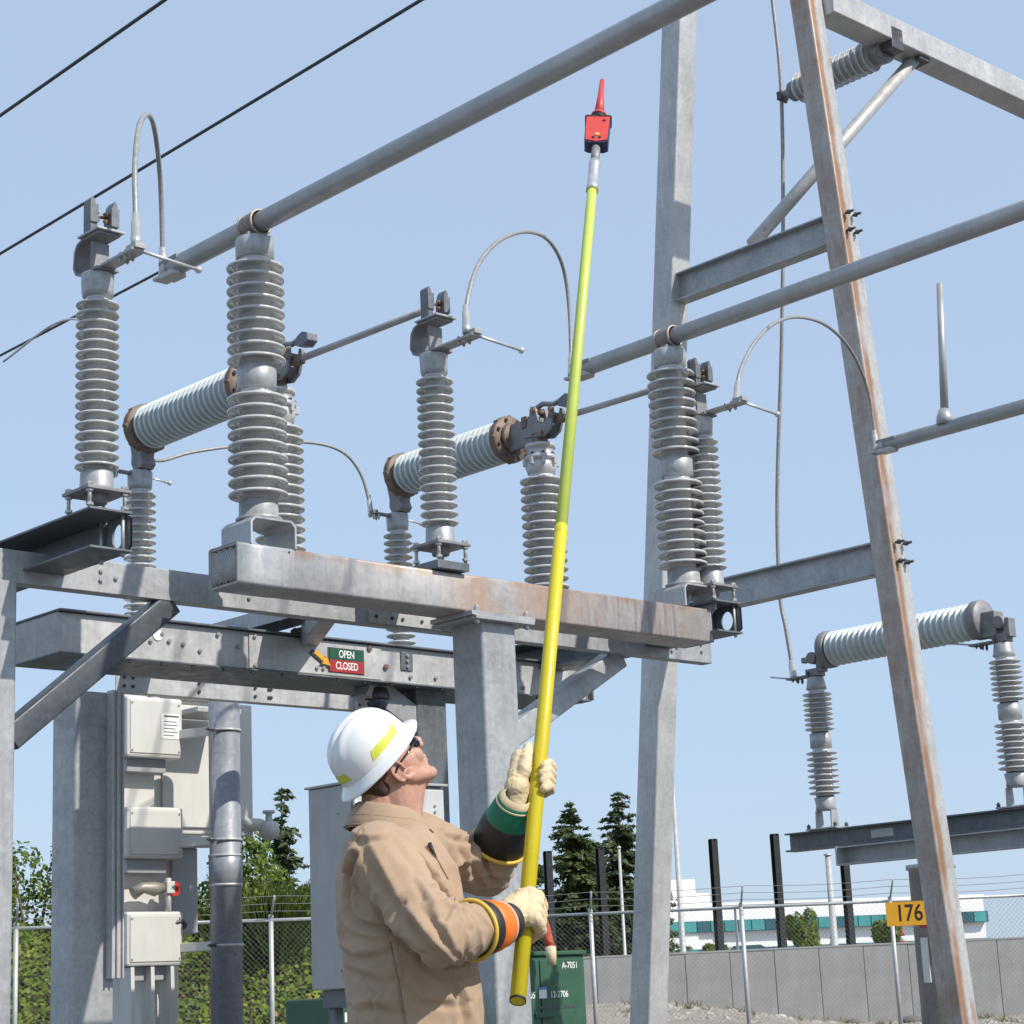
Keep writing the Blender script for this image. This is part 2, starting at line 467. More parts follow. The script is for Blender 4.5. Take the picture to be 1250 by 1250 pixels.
def jaw_insulator(label, u, v, group='switch jaw insulators'):
    t = gthing('jaw_insulator', label, 'insulator', u, v, 3.53, group)
    z = lambda q: q-3.53
    b = MB().cbox((0,0,z(3.634)), (.25,.25,.018)); b.lathe([(.05,z(3.58)),(.06,z(3.626))], n=12)
    bp = b.build('base_plate', M['cast'], t, .003)
    for sx in (-1,1):
        for sy in (-1,1):
            s = MB().cyl((sx*.1, sy*.1, 0), (sx*.1, sy*.1, z(3.665)), .010, 8)
            for q in (3.542, 3.613, 3.648): s.cyl((sx*.1,sy*.1,z(q)), (sx*.1,sy*.1,z(q)+.014), .019, 6, smooth=False)
            s.build('levelling_stud', M['bolt_zinc'], bp)
    MB().lathe([(.088,z(3.644)),(.086,z(3.66)),(.082,z(3.74)),(.076,z(3.748))], n=28).build('base_collar', M['galv'], t)
    MB().lathe(shed_profile(z(3.755), z(4.665), 17, .060, .111), n=36, cap=False).build('porcelain_sheds', M['porcelain'], t)
    MB().lathe([(.066,z(4.67)),(.078,z(4.676)),(.082,z(4.70)),(.085,z(4.79)),(.085,z(4.795))], n=28).build('top_cap', M['galv'], t)
    # contact head
    c = MB(); th = .012; wv = .13
    P = [(.10,z(4.796)),(-.06,z(4.796)),(-.10,z(4.81)),(-.125,z(4.845)),(-.115,z(4.93)),(-.09,z(4.962)),(-.05,z(4.972)),(.11,z(4.972))]
    I = [(.11,z(4.984)),(-.055,z(4.984)),(-.1,z(4.972)),(-.128,z(4.935)),(-.138,z(4.845)),(-.11,z(4.80)),(-.065,z(4.784)+.0),(.10,z(4.784)+.0)]
    m = Matrix(((1,0,0,0),(0,0,1,-wv/2),(0,1,0,.012),(0,0,0,1)))
    c.prism(P+I, m, wv)
    c.cbox((.02, 0, z(4.89)), (.014, .10, .15))
    c.build('bent_bracket', M['cast'], t)
    MB().cbox((.03, 0, z(5.005)), (.20, .16, .012)).build('jaw_platform', M['alu'], t, .002)
    for s in (-1, 1):
        f = MB(); y0 = s*.045
        path = [(0,0),(-.004,.06),(-.004,.10),(.004,.15),(.012,.175),(.02,.185)]
        pts = [(y0+s*a, z(5.01)+h) for a, h in path]
        back = [(y0+s*.02, z(5.01)+.188), (y0+s*.034, z(5.01)+.17), (y0+s*.034, z(5.01))]
        mm = Matrix(((0,0,1,-.01),(1,0,0,0),(0,1,0,0),(0,0,0,1)))
        f.prism(pts+back, mm, .07)
        f.cbox((.062, y0+s*.017, z(5.105)), (.014,.046,.10))
        fo = f.build('jaw_finger', M['galv_dark'], t)
        hexbolts(MB(), [(.03, y0+s*.002, z(5.085)), (.03, y0+s*.002, z(5.125))], 'y', .013, -.026*s).build('contact', M['copper'], fo)
    MB().cyl((.02,-.05,z(5.11)), (.02,.05,z(5.11)), .009, 8).build('jaw_pin', M['copper'], t)
    p = MB(); p.cbox((.24, 0, z(4.815)), (.30, .085, .014)); p.cbox((.36,.0,z(4.835)), (.09,.06,.03))
    hexbolts(p, [(.30,-.02,z(4.822)),(.30,.02,z(4.822)),(.25,-.02,z(4.822)),(.25,.02,z(4.822))], 'z', .010, .014)
    hexbolts(p, [(.30,-.02,z(4.808)),(.30,.02,z(4.808)),(.25,-.02,z(4.808)),(.25,.02,z(4.808))], '-z', .010, .018)
    p.build('terminal_pad', M['alu'], t, .002)
    r = MB().cyl((.36,.0,z(4.825)), (.36,.37,z(4.80)), .009, 10)
    r.sph((.36,.375,z(4.80)), .020)
    r.build('arcing_rod', M['alu_bright'], t)
    return t
def hinge_insulator(label, u, v):
    t = gthing('hinge_insulator', label, 'insulator', u, v, 3.56, 'wide hinge insulators of the switches')
    z = lambda q: q-3.56
    MB().lathe([(.15,0),(.15,.02),(.12,.03),(.115,.12),(.108,.126)], n=28).build('base_collar', M['galv'], t)
    MB().lathe(shed_profile(z(3.70), z(4.745), 16, .088, .161), n=40, cap=False).build('porcelain_sheds', M['porcelain'], t)
    c = MB().lathe([(.09,z(4.75)),(.10,z(4.755)),(.112,z(4.80)),(.105,z(4.83)),(.10,z(4.85)),(.118,z(4.856)),(.118,z(4.885)),(.098,z(4.89)),(.098,z(4.94)),(.112,z(4.945)),(.112,z(4.972)),(.085,z(4.98))], n=32)
    cap = c.build('bearing_housing', M['galv_light'], t)
    for k in range(8):
        a = k*pi/4 + .2
        MB().xbox(mv(.112*cos(a), .112*sin(a), z(4.835)) @ Matrix.Rotation(a, 4, 'Z'), (.04,.028,.05)).build('housing_lug', M['galv_light'], cap, .004)
    hexbolts(MB(), [(.107*cos(k*pi/4+.2), .107*sin(k*pi/4+.2), z(4.887)) for k in range(8)], 'z', .012, .014).build('bolt', M['bolt'], cap)
    MB().lathe([(.085,z(4.982)),(.062,z(5.0)),(.055,z(5.03)),(.07,z(5.05)),(.05,z(5.06))], n=24).build('neck', M['bronze'], t)
    return t
def far_insulator(label, u, v):
    t = gthing('rear_post_insulator', label, 'insulator', u, v, 3.42, 'rear posts of the interrupters')
    z = lambda q: q-3.42
    MB().lathe([(.11,0),(.11,.018),(.085,.03),(.082,.09),(.074,.1)], n=24).build('base_collar', M['galv'], t)
    MB().lathe(shed_profile(z(3.53), z(4.66), 20, .06, .114), n=32, cap=False).build('porcelain_sheds', M['porcelain'], t)
    MB().lathe([(.068,z(4.665)),(.083,z(4.67)),(.086,z(4.69)),(.088,z(4.79)),(.082,z(4.797))], n=28).build('top_cap', M['galv'], t)
    p = MB(); p.cbox((0,-.17,z(4.775)), (.06,.17,.014)); p.cbox((0,-.235,z(4.79)), (.05,.05,.02))
    hexbolts(p, [(-.015,-.2,z(4.766)),(.015,-.2,z(4.766)),(.0,-.235,z(4.766))], '-z', .011, .03)
    p.build('terminal_pad', M['cast'], t, .002)
    MB().cyl((0,.08,z(4.765)), (0,.24,z(4.75)), .008, 8).sph((0,.245,z(4.75)), .018).build('arcing_rod', M['alu_bright'], t)
    return t
def interrupter(label, v, u0=-1.775, u1=-3.07, za=5.09, group='horizontal interrupters', nsh=19):
    t = gthing('interrupter', label, 'interrupter', u0, v, za, group)
    L = u0-u1; back = Matrix(((0,0,-1,0),(0,1,0,0),(1,0,0,0),(0,0,0,1)))      # local z -> -U
    MB().lathe(shed_profile(.075, L-.075, nsh, .120, .160), back, 40, cap=False).build('porcelain_tube', M['porcelain_g'], t)
    for nm, z0, z1 in (('near_flange', 0, .06), ('far_flange', L-.062, L)):
        f = MB().lathe([(.10,z0),(.172,z0+.002),(.178,z0+.012),(.178,z1-.01),(.172,z1),(.12,z1+.0)], back, 40)
        fo = f.build(nm, M['bronze'], t)
        x = -(z0 if z0 == 0 else z1)
        hexbolts(MB(), [(x, .148*cos(k*pi/4+.39), .148*sin(k*pi/4+.39)) for k in range(8)], 'x', .014, .014 if z0 == 0 else -.014).build('bolt', M['bolt'], fo)
        for k in range(8):
            a = k*pi/4
            MB().xbox(mv(-(z0+z1)/2, .176*cos(a), .176*sin(a)) @ Matrix.Rotation(a, 4, 'X'), (.05, .016, .022)).build('flange_lug', M['bronze'], fo, .004)
    n = MB().lathe([(.115,-.002),(.115,-.03),(.105,-.038),(.055,-.04)], back, 32)
    n.build('end_plate', M['bronze'], t)
    # elbow on the rear post
    e = MB(); x1 = -L-.02
    P = [(x1+.06,.10),(x1-.02,.14),(x1-.075,.06),(x1-.08,-.08),(x1-.055,-.17),(x1-.06,-.24),(x1-.03,-.288),(x1+.055,-.288),(x1+.085,-.26),(x1+.06,-.2),(x1+.08,-.14),(x1+.10,-.1),(x1+.02,-.08)]
    e.prism(P, Matrix(((1,0,0,0),(0,0,1,-.055),(0,1,0,0),(0,0,0,1))), .11)
    e.build('rear_elbow', M['cast'], t, .014, 3)
    # bent link plate to the hinge
    q = MB()
    q.cbox((.16, -.045, -.01), (.30, .014, .20)); q.cbox((.055,-.0,-.01), (.10,.09,.15)); q.cbox((.30,.0,-.01), (.014,.10,.20))
    q.build('link_plate', M['cast'], t, .004)
    return t
def switch_blade(label, v, ju=.02):
    t = gthing('disconnector_arm', label, 'switch blade', -1.484, v, 5.06, 'closed switch blades')
    z0 = .034
    MB().tube([(.13,0,z0+.03),(1.50+ju,0,z0)], .0225, 14).build('blade_tube', M['alu'], t)
    MB().cbox((1.47+ju, 0, z0), (.12,.03,.03)).build('blade_tip', M['copper'], t, .006)
    for s in (-1, 1):                   # side plates of the hinge casting
        pl = MB(); P = [(-.10,-.02),(-.02,-.03),(.10,-.05),(.17,-.01),(.21,.09),(.205,.15),(.18,.16),(.16,.09),(.11,.05),(.05,.08),(.02,.19),(-.02,.20),(-.05,.10)]
        pl.prism(P, Matrix(((1,0,0,0),(0,0,1,s*.05-.009),(0,1,0,0),(0,0,0,1))), .018)
        po = pl.build('hinge_side_plate', M['cast'], t, .004)
        hexbolts(MB(), [(.0, s*.058, .165), (.185, s*.058, .13), (.08, s*.058, -.02)], 'y', .02, s*.014).build('bolt', M['copper'], po)
    MB().cyl((0,-.07,.165), (0,.07,.165), .022, 14).build('pivot_pin', M['copper'], t)
    MB().cyl((.185,-.065,.09), (.185,.065,.09), .024, 14).build('pivot_pin', M['bronze'], t)
    k = MB(); k.tube([(-.09,0,.13),(-.04,0,.19),(.05,0,.215),(.16,0,.185),(.26,0,.20)], .020, 10)
    k.build('crank_link', M['cast'], t)
    h = MB()
    P = [(-.06,-.025),(-.035,.03),(.02,.05),(.075,.03),(.08,-.02),(.03,-.045)]
    h.prism(P, Matrix(((1,0,0,.30),(0,0,1,-.04),(0,1,0,.17),(0,0,0,1))), .08)
    h.build('clevis_block', M['galv_dark'], t, .006)
    w = MB(); w.cbox((.22,0,.06),(.10,.06,.06)); w.build('blade_socket', M['bronze'], t, .01)
    MB().cbox((-.10,0,.10), (.05,.13,.09)).build('rear_yoke', M['bronze'], t, .008)
    return t

bus_insulator('tall grey double insulator on the mesh-ended beam tip holding the upper tube bus', 0, -1.6)
bus_insulator('tall grey double insulator on the solid beam end beside the pole of the A-frame', 0, 1.785)
JV = (-2.636, -.362, 1.983)
jaw_insulator('slim grey insulator cut by the left picture edge with jaw contacts on top', .06, JV[0])
jaw_insulator('slim grey insulator with jaw contacts standing on four studs mid beam', .06, JV[1])
jaw_insulator('slim grey insulator half hidden behind the tall insulator at the right beam end', .06, JV[2])
hinge_insulator('wide grey insulator half hidden behind the tall insulator on the mesh-ended beam tip', -1.484, JV[1])
hinge_insulator('wide grey insulator crossed by the yellow part of the pole', -1.484, JV[2])
far_insulator('slim grey insulator under the left end of the left horizontal interrupter', -3.123, JV[1])
far_insulator('short slim insulator behind the beam under the middle horizontal interrupter', -3.123, JV[2])
interrupter('pale green ribbed horizontal interrupter with rusty end flange at left', JV[1])
interrupter('pale green ribbed horizontal interrupter behind the slim insulator mid beam', JV[2])
switch_blade('round switch blade ending in the jaws of the mid-beam slim insulator', JV[1])
switch_blade('round switch blade passing behind the yellow-green pole to the right insulators', JV[2])

# ================================================================== tube buses and conductors
def bus(label, v, u0, u1, r=.057):
    t = gthing('tube_bus', label, 'pipe', u0, v, 5.338, 'aluminium tube buses')
    L = u1-u0
    MB().lathe([(r-.006, .12),(r-.006,0.0),(r,0.0),(r,L)], AXU, 32, cap=True).build('tube', M['alu'], t)
    p = MB()                                     # end cap with flat tongue
    p.lathe([(.0575,-.004),(.0605,0),(.0605,.05),(.0605,.05)], mv(-.01,0,0) @ AXU, 28)
    P = [(-.10,-.05),(.0,-.052),(.0,.052),(-.10,.05)]
    p.prism(P, mv(0,0,-.052), .016)
    p.prism([(-.02,-.052),(.10,-.054),(.14,-.02),(.14,.02),(.10,.054),(-.02,.052)], mv(0,0,-.064), .03)
    p.build('end_cap', M['alu'], t, .003)
    k = MB(); k.cbox((.07,-.048,.028), (.19,.02,.03)); k.build('clamp_ear', M['cast'], t, .004)
    return t
bus('thick grey tube bus rising to the top edge above the red detector', -1.6, -.86, 8.2)
bus('thick grey tube bus crossing in front of the A-frame at right', 1.785, -.86, 7.0)
b3 = bus('short end of a grey tube bus at the right picture edge', 5.29, -.86, 5.5)
MB().cyl((.62,0,.05), (.70,0,1.2), .034, 14, .026).lathe([(.07,-.01),(.066,.05),(.04,.12)], mv(.62,0,.04), 18).build('riser', M['alu'], b3)

def cable(label, pts, r, mat, name='jumper_cable', group='arched jumper cables', lug=True, cat='cable'):
    t = thing(name, label, cat, pts[0], 0, group)
    o = Vector(pts[0])
    P = [p-o for p in bez(pts, 48)]
    MB().tube(P, r, 10).build('cable', mat, t)
    if lug:
        for a, b in ((P[0], P[3]), (P[-1], P[-4])):
            d = (b-a).normalized()
            if abs(d.z) < .3: continue
            MB().tube([a-d*.015, a+d*.03, a+d*.031, a+d*.12, a+d*.121, a+d*.16], [r*1.9, r*1.9, r*1.7, r*1.7, r*1.35, r*1.35], 12).build('end_lug', M['alu_bright'], t)
    return t
cable('tall narrow cable loop above the end of the upper tube bus', [(-1.829,9.40,4.86),(-1.835,9.42,5.05),(-1.86,9.53,5.34),(-1.891,9.80,5.68),(-1.931,10.252,5.961),(-1.96,10.607,6.05),(-1.982,10.883,5.944),(-1.994,11.022,5.743),(-2.001,11.11,5.34)], .0145, M['cable'])
cable('arched cable loop between the mid-beam slim insulator and the middle bus', [(-.215,10.96,4.85),(-.207,11.0,5.033),(-.139,11.245,5.351),(-.01,11.707,5.682),(.165,12.336,5.989),(.329,12.924,6.16),(.439,13.321,6.106),(.473,13.441,5.809),(.462,13.40,5.33)], .0135, M['cable'])
cable('arched cable loop in front of the leaning rusty leg', [(1.515,12.64,4.85),(1.565,12.744,5.078),(1.714,13.061,5.378),(1.932,13.523,5.676),(2.199,14.091,5.91),(2.524,14.78,6.061),(2.806,15.379,6.03),(2.977,15.742,5.787),(3.02,15.83,5.33)], .0135, M['cable'])
cable('thin drooping cable linking the rear posts of two interrupters', [tuple(W(-3.10,-.33,4.88)),(-2.47,13.74,4.93),(-2.324,13.905,5.022),(-2.089,14.126,5.116),(-1.791,14.407,5.218),(-1.482,14.699,5.278),(-1.281,14.889,5.243),(-1.166,14.997,5.101),(-1.112,15.048,4.901),(-1.098,15.061,4.78)], .012, M['cable'])
w0 = W(-3.3, -.53, 4.80)
cable('thin pale cable rising from the leftmost rear insulator', [w0, w0+Vector((-.01,.02,.3)), w0+Vector((-.05,.1,.7)), w0+Vector((-.2,.3,1.2)), w0+Vector((-.5,.6,1.35)), w0+Vector((-1.0,1.0,1.2))], .009, M['alu_bright'])
for v, lab in ((.36, 'short black overhead wire across the upper left corner'), (2.0, 'long black overhead wire above the upper tube bus'), (3.65, 'black overhead wire meeting the end of the upper tube bus')):
    t = gthing('overhead_wire', lab, 'wire', -40, v, 9.0, 'overhead line wires')
    MB().tube([(k*2.0, 0, .0003*(k*2-26)**2-.02) for k in range(0, 27)], .0155, 8).build('conductor', M['wire_dark'], t)

# ================================================================== support steel
def hollow(mb, out, inn, m, L):
    n = len(out)
    vs = [m @ Vector((*p, z)) for z in (0, L) for p in out] + [m @ Vector((*p, z)) for z in (0, L) for p in inn]
    for i in range(n):
        j = (i+1) % n
        mb.f += [[len(mb.v)+q for q in f] for f in ((i,j,n+j,n+i),(2*n+j,2*n+i,3*n+i,3*n+j),(i,2*n+i,2*n+j,j),(n+i,n+j,3*n+j,3*n+i))]
        mb.s += [True, True, False, False]
    mb.v += [tuple(v) for v in vs]
    return mb
nb = gthing('support_beam', 'rust-stained square tube beam with wire mesh over its left end', 'beam', 0, 0, 3.254)
MBb = MB(); hollow(MBb, rrect(.26,.22,.016), rrect(.236,.196,.01), mv(0,-1.833,.11) @ AXV, 3.705)
MBb.build('beam_tube', M['beam'], nb)
sl = MB(); hollow(sl, rrect(.265,.225,.018), rrect(.2605,.2205,.016), mv(0,-1.836,.11) @ AXV, .37); sl.build('end_sleeve', M['galv'], nb)
sl = MB(); sl.prism(rrect(.262,.222,.017), mv(0,1.868,.11) @ AXV, .012); sl.build('end_plate', M['galv'], nb)
sc = MB()
for k in range(-4, 10):
    for s in (-1, 1):
        x0, x1 = -.115, .115
        a = k*.036-.1; pts = []
        for q in range(33):
            x = x0+(x1-x0)*q/32; zz = .11+a*1.0+s*(x)*1.9+ (.0)
            if .016 < zz < .204: pts.append((x, -1.826+.002*s, zz))
        if len(pts) > 1: sc.tube([pts[0], pts[-1]], .0032, 5)
for k in range(-4, 16):
    for s in (-1, 1):
        pts = []
        for q in range(33):
            x = -.115+.23*q/32; zz = .0+k*.036+s*x*1.9-.05
            if .016 < zz < .204: pts.append((x, -1.824+.003*s, zz))
        if len(pts) > 1: sc.tube([pts[0], pts[-1]], .003, 5)
sc.build('end_screen', M['galv_light'], nb)
MB().box((-.117,-1.60,.013), (.117,-1.59,.207)).build('interior_shade_sheet', M['black'], nb)  # added black sheet stands in for the shaded hollow of the tube
hexbolts(MB(), [(.131, -1.5+.0*k, .2) for k in range(1)], 'x', .006, .006).build('plug', M['bolt'], nb)

def column(name, label, u, v, z1, s=.27, mat='galv', cap=True, group=None, z0=0.0):
    t = gthing(name, label, 'column', u, v, 0, group)
    MB().prism(rrect(s, s, .022), mv(0,0,z0+.03), z1-.03-z0, True).build('tube', M[mat], t)
    bp = MB().box((-.26,-.26,z0), (.26,.26,z0+.028)).build('base_plate', M['galv_dark'], t, .004)
    hexbolts(MB(), [(sx*.21, sy*.21, z0+.028) for sx in (-1,1) for sy in (-1,1)], 'z', .024, .05).build('anchor_bolt', M['bolt'], bp)
    return t
mc = column('steel_column', 'square galvanised column carrying the beam behind the worker', 0, 0, 3.205)
hexbolts(MB().box((-.2,-.23,3.206), (.2,.23,3.226)), [(sx*.165, sy*.195, 3.206) for sx in (-1,1) for sy in (-1,1)], '-z', .018, .02).build('cap_plate', M['galv'], mc, .002)
hexbolts(MB().box((-.185,-.25,3.2275), (.185,.25,3.2535)), [(sx*.165, sy*.195, 3.2535) for sx in (-1,1) for sy in (-1,1)], 'z', .018, .026).build('bearing_plate', M['galv'], mc, .002)
column('steel_column', 'shaded square column just left of the main column under the sign beam', -1.70, .93, 3.115, .27, 'galv_dark')  # darker steel paints in the shade this column stands in
column('steel_column', 'column outside the left picture edge under the channel beam', -.52, -2.93, 3.25, .24)
lc = column('steel_column', 'column at the left picture edge beside the beige switchgear', -3.16, -.78, 3.19, .30)

def channel(name, label, u, z0, z1, v0, v1, b=.09, t_=.012, mat='galv'):
    t = gthing(name, label, 'beam', u, 0, (z0+z1)/2)
    MB().prism(cpoly(z1-z0, b, t_), mv(0, v0, 0) @ AXV, v1-v0).build('channel_section', M[mat], t, .003)
    return t
ch = channel('channel_beam', 'long galvanised channel beam running behind and below the stained beam', -.45, 3.255, 3.425, -4.6, 2.52)
sp = MB().box((.002,-.50,-.078), (.014,.16,.078)).build('splice_plate', M['galv_light'], ch, .002)
for y, zz in [(-2.3,.03),(-2.3,-.02),(-2.21,.0),(-1.35,.03),(-1.35,-.02),(1.72,.03),(1.72,-.02),(2.42,.04),(2.42,-.01),(2.12,.02),(2.12,-.03),(2.17,0)]:
    hexbolts(MB(), [(.0, y, zz)], 'x', .013, .012).build('bolt', M['bolt_zinc'], ch)
for y in (-.45,-.33,-.25,-.1,.02,.1):
    hexbolts(MB(), [(.014, y, .04), (.014, y, -.04)], 'x', .011, .008).build('bolt', M['bolt'], ch)
fc = channel('channel_beam', 'lower rear channel beam under the sign beam at left', -3.123, 3.225, 3.37, -.55, 2.1, .09, .012, 'galv_light')
MB().box((.002,1.50,-.07), (.012,1.70,.068)).build('end_clip', M['galv_light'], fc, .002)
for y in (-.49,-.42,.12,.6,.72,.74,1.55,1.55):
    hexbolts(MB(), [(.0 if y < 1.5 else .012, y, .03), (.0 if y < 1.5 else .012, y, -.03)], 'x', .012, .012).build('bolt', M['bolt'], fc)

sb = gthing('sign_beam', 'deep grey box beam with the OPEN CLOSED sign bolted on', 'beam', -1.484, 0, 3.125)
MB().prism(rrect(.50,.235,.006,2), mv(-.252,-1.95,.1225) @ AXV, 4.285).build('box_section', M['galv_light'], sb)
MB().box((-.52,-1.96,.242), (.035,2.345,.254)).build('top_flange', M['galv_dark'], sb, .002)
MB().box((-.51,-1.955,-.008), (.03,2.34,.003)).build('bottom_flange', M['galv_dark'], sb, .002)
MB().box((.0,2.336,-.0), (.05,2.35,.24)).build('end_angle', M['galv_dark'], sb, .002)
MB().box((.0,-.62,.012), (.008,.43,.232)).build('access_plate', M['galv_light'], sb, .002)
for y, zz, k in [(-1.35,.19,1),(-1.25,.17,1),(-1.33,.12,1),(-1.2,.13,1),(-1.1,.12,1),(-.98,.09,1),(-.85,.2,1),(-.7,.14,1),(-.58,.21,1),(-.58,.03,1),(-.2,.21,0),(-.1,.05,1),(-.05,.05,1),(.33,.21,0),(.47,.10,0),(.68,.05,1),(.9,.06,1),(1.3,.05,1),(1.7,.05,1)]:
    hexbolts(MB(), [(.001 if not -.62 < y < .43 else .008, y, zz)], 'x', .014 if k else .02, .012).build('bolt', M['bolt_zinc' if k else 'bronze'], sb)
for y in [-1.7+.22*k for k in range(19)]:
    hexbolts(MB(), [(.015, y, -.008)], '-z', .010, .014).build('bolt', M['bolt'], sb)
MB().lathe([(.034,0),(.034,.003)], mv(.001,-1.28,.16) @ AXU, 20).build('round_cover', M['white'], sb)
pk = MB().box((.001,.60,.09), (.008,.70,.215)).build('bolt_strip', M['galv_dark'], sb, .002)
hexbolts(MB(), [(.008,.65,.115),(.008,.65,.152),(.008,.65,.19)], 'x', .012, .012).build('bolt', M['bolt_zinc'], pk)
mec = MB(); mec.cbox((.0,-.18,.275),(.10,.16,.035)); mec.cbox((.02,-.12,.30),(.06,.05,.02)); mec.cyl((.0,-.27,.28),(.0,-.06,.285),.016,10)
mec.build('rusty_latch', M['bronze'], sb, .004)
sg = gthing('status_sign', 'small green and red OPEN CLOSED sign on the grey box beam', 'sign', -1.474, 0, 3.125)
MB().box((0,.0,.115), (.005,.275,.188)).build('green_panel', M['signgreen'], sg)
MB().box((0,.0,.036), (.005,.275,.1145)).build('red_panel', M['signred'], sg)
MB().box((-.002,-.012,.03), (.0,.285,.194)).build('backing', M['bolt'], sg)
text_mesh(sg, 'OPEN', .068, uface(.0062, .1375, .1515), M['white'], 'open_lettering', sx=.72, bold=.001)
text_mesh(sg, 'CLOSED', .068, uface(.0062, .1375, .0755), M['white'], 'closed_lettering', sx=.72, bold=.001)
ar = gthing('pointer_arrow', 'small yellow pointer arrow left of the OPEN CLOSED sign', 'arrow', -1.470, -.055, 3.237)
A = [(-.062,.018),(.012,-.018+.01),(.005,.022-.0),(.055,-.035),(-.02,-.045),(-.006,-.026),(-.075,-.0)]
A = [(-.075,.030),(-.055,.052),(.012,.004),(.024,.020),(.055,-.042),(-.012,-.032),(-.002,-.018)]
MB().prism(A, uface(.006,0,0), .004).build('arrow_plate', M['yellow_sign'], ar)
MB().prism([(x*1.2-.012, y*1.15-.004) for x, y in A], uface(.0,0,0), .005).build('arrow_back', M['bolt'], ar)

dm = gthing('dome_fixture', 'dark glossy dome hanging under the box beam above the hard hat', 'dome', -1.62, .50, 3.02)
MB().sph((0,0,0), .078, 24, 16).build('globe', simple('dark_glass', (.015,.025,.05), .12, 0, .1, coat=.6), dm)
MB().lathe([(.085,.01),(.09,.03),(.07,.085),(.03,.095)], n=24).build('shade', M['bolt'], dm)
def strut(label, a, b, w=.12, mat='galv', cat='brace', name='knee_brace', t=None):
    a = Vector(a); b = Vector(b); d = b-a
    r = thing(name, label, cat, a, 0)
    m = d.to_track_quat('Z', 'Y').to_matrix().to_4x4()
    z = d.normalized(); x = UX - z*UX.dot(z); x.normalize(); y = z.cross(x)
    m = Matrix(((x.x,y.x,z.x,0),(x.y,y.y,z.y,0),(x.z,y.z,z.z,0),(0,0,0,1)))
    MB().prism(rrect(w, w, .012), m, d.length, True).build('tube', M[mat], r)
    for e in (0, d.length):
        pass
    return r
strut('shade-darkened knee brace rising under the channel beam at the left edge', W(-.52,-2.80,2.46), W(-.52,-1.84,3.25), .13, 'brace_shade')
strut('blue-shaded knee brace rising to the right from the main column', W(-.27,.14,2.46), W(-.62,1.74,3.25), .14)
MB().box((-.27,.05,2.36), (-.1365,.15,2.56)).build('brace_bracket', M['galv'], mc, .006)
strut('knee brace behind the hard hat running down to the shaded column', W(-1.66,.42,3.13), W(-1.66,.85,2.89), .17)

def switch_base(label, v, near, deep_from):
    t = gthing('mounting_rail', label, 'beam', 0, v, 3.43, 'base channels under the switches')
    P = [(-.11,-.0),(.11,0),(.11,.10),(.10,.10),(.10,.012),(-.10,.012),(-.10,.10),(-.11,.10)]
    u0 = -3.35
    if deep_from < near:
        MB().box((deep_from, -.12, .05), (near, .12, .098)).build('seat_plate', M['galv_dark'], t, .003)
    MB().prism([(x, .10-y-.002) for x, y in P], mv(u0, 0, 0) @ AXU, deep_from-u0).build('channel_section', M['galv'], t, .003)
    return t
switch_base('base channel under the mid-beam switch, seen from below', JV[1], .17, -.30)
for v, lab in ((JV[0], 'open dark bracket under the insulator at the left picture edge'), (JV[2], 'open dark bracket with a round hole behind the right beam end')):
    t = gthing('mounting_rail', lab, 'beam', 0, v, 3.32, 'base channels under the switches')
    # channel lying on its side: web at +V with a hole, flanges reaching back to -V
    MB().box((-3.35,-.12,.196), (.20,.12,.208)).build('top_flange', M['galv_dark'], t, .002)
    MB().box((-3.35,-.12,.0), (.20,.12,.012)).build('bottom_flange', M['galv_dark'], t, .002)
    w = MB(); n = 24; hole = [(.08+.05*cos(2*pi*k/n), .104+.062*sin(2*pi*k/n)) for k in range(n)]
    sq = []
    for k in range(n):
        a = 2*pi*k/n; c, s = cos(a), sin(a); q = min(.12/abs(c) if abs(c) > 1e-6 else 9, .091/abs(s) if abs(s) > 1e-6 else 9)
        sq.append((.08+q*c, .104+q*s))
    for y in (.108, .12):
        o = len(w.v); w.v += [(p[0], y, p[1]) for p in hole] + [(p[0], y, p[1]) for p in sq]
        for k in range(n):
            w.f.append([o+k, o+(k+1) % n, o+n+(k+1) % n, o+n+k]); w.s.append(False)
    for k in range(n):
        w.f.append([k, (k+1) % n, 2*n+(k+1) % n, 2*n+k]); w.s.append(False)
    w.box((-3.35,.108,.013), (-.045,.12,.195))
    w.build('web', M['galv_dark'], t)
    for x in (-.04,.16):
        MB().cyl((x,.09,-.02),(x,.09,.23),.010,8).build('stud', M['bolt_zinc'], t)
cr = strut('horizontal blue-shaded cross tube under the channel beam behind the OPEN sign', W(-2.3,.35,3.41), W(-.5,-.75,3.33), .12, 'galv', 'beam', 'cross_tube')

# ================================================================== A-frame tower at right
tw = gthing('a_frame_tower', 'tall galvanised A-frame with a leaning rust-streaked right leg', 'tower', -2.5, 5.5, 0)
def leg(u0, u1, h, s, mat):
    mb = MB(); P = rrect(s, s, .02)
    n = 12; k = len(P)
    vs = [(u0+(u1-u0)*j/n+p[0], p[1], h*j/n) for j in range(n+1) for p in P]
    fs = [(j*k+i, j*k+(i+1) % k, (j+1)*k+(i+1) % k, (j+1)*k+i) for j in range(n) for i in range(k)]
    mb.add(vs, fs, True)
    return mb.build('leg', M[mat], tw)
l1 = leg(-4.185+2.5, -2.53+2.5, 13.0, .245, 'galv_light')
l2 = leg(-.735+2.5, -1.635+2.5, 13.0, .21, 'leg'); l2['label'] = 'leaning leg streaked with orange rust'
def uat(z): return (-4.185+.1273*z+2.5+.1, -.735-.0692*z+2.5-.09)
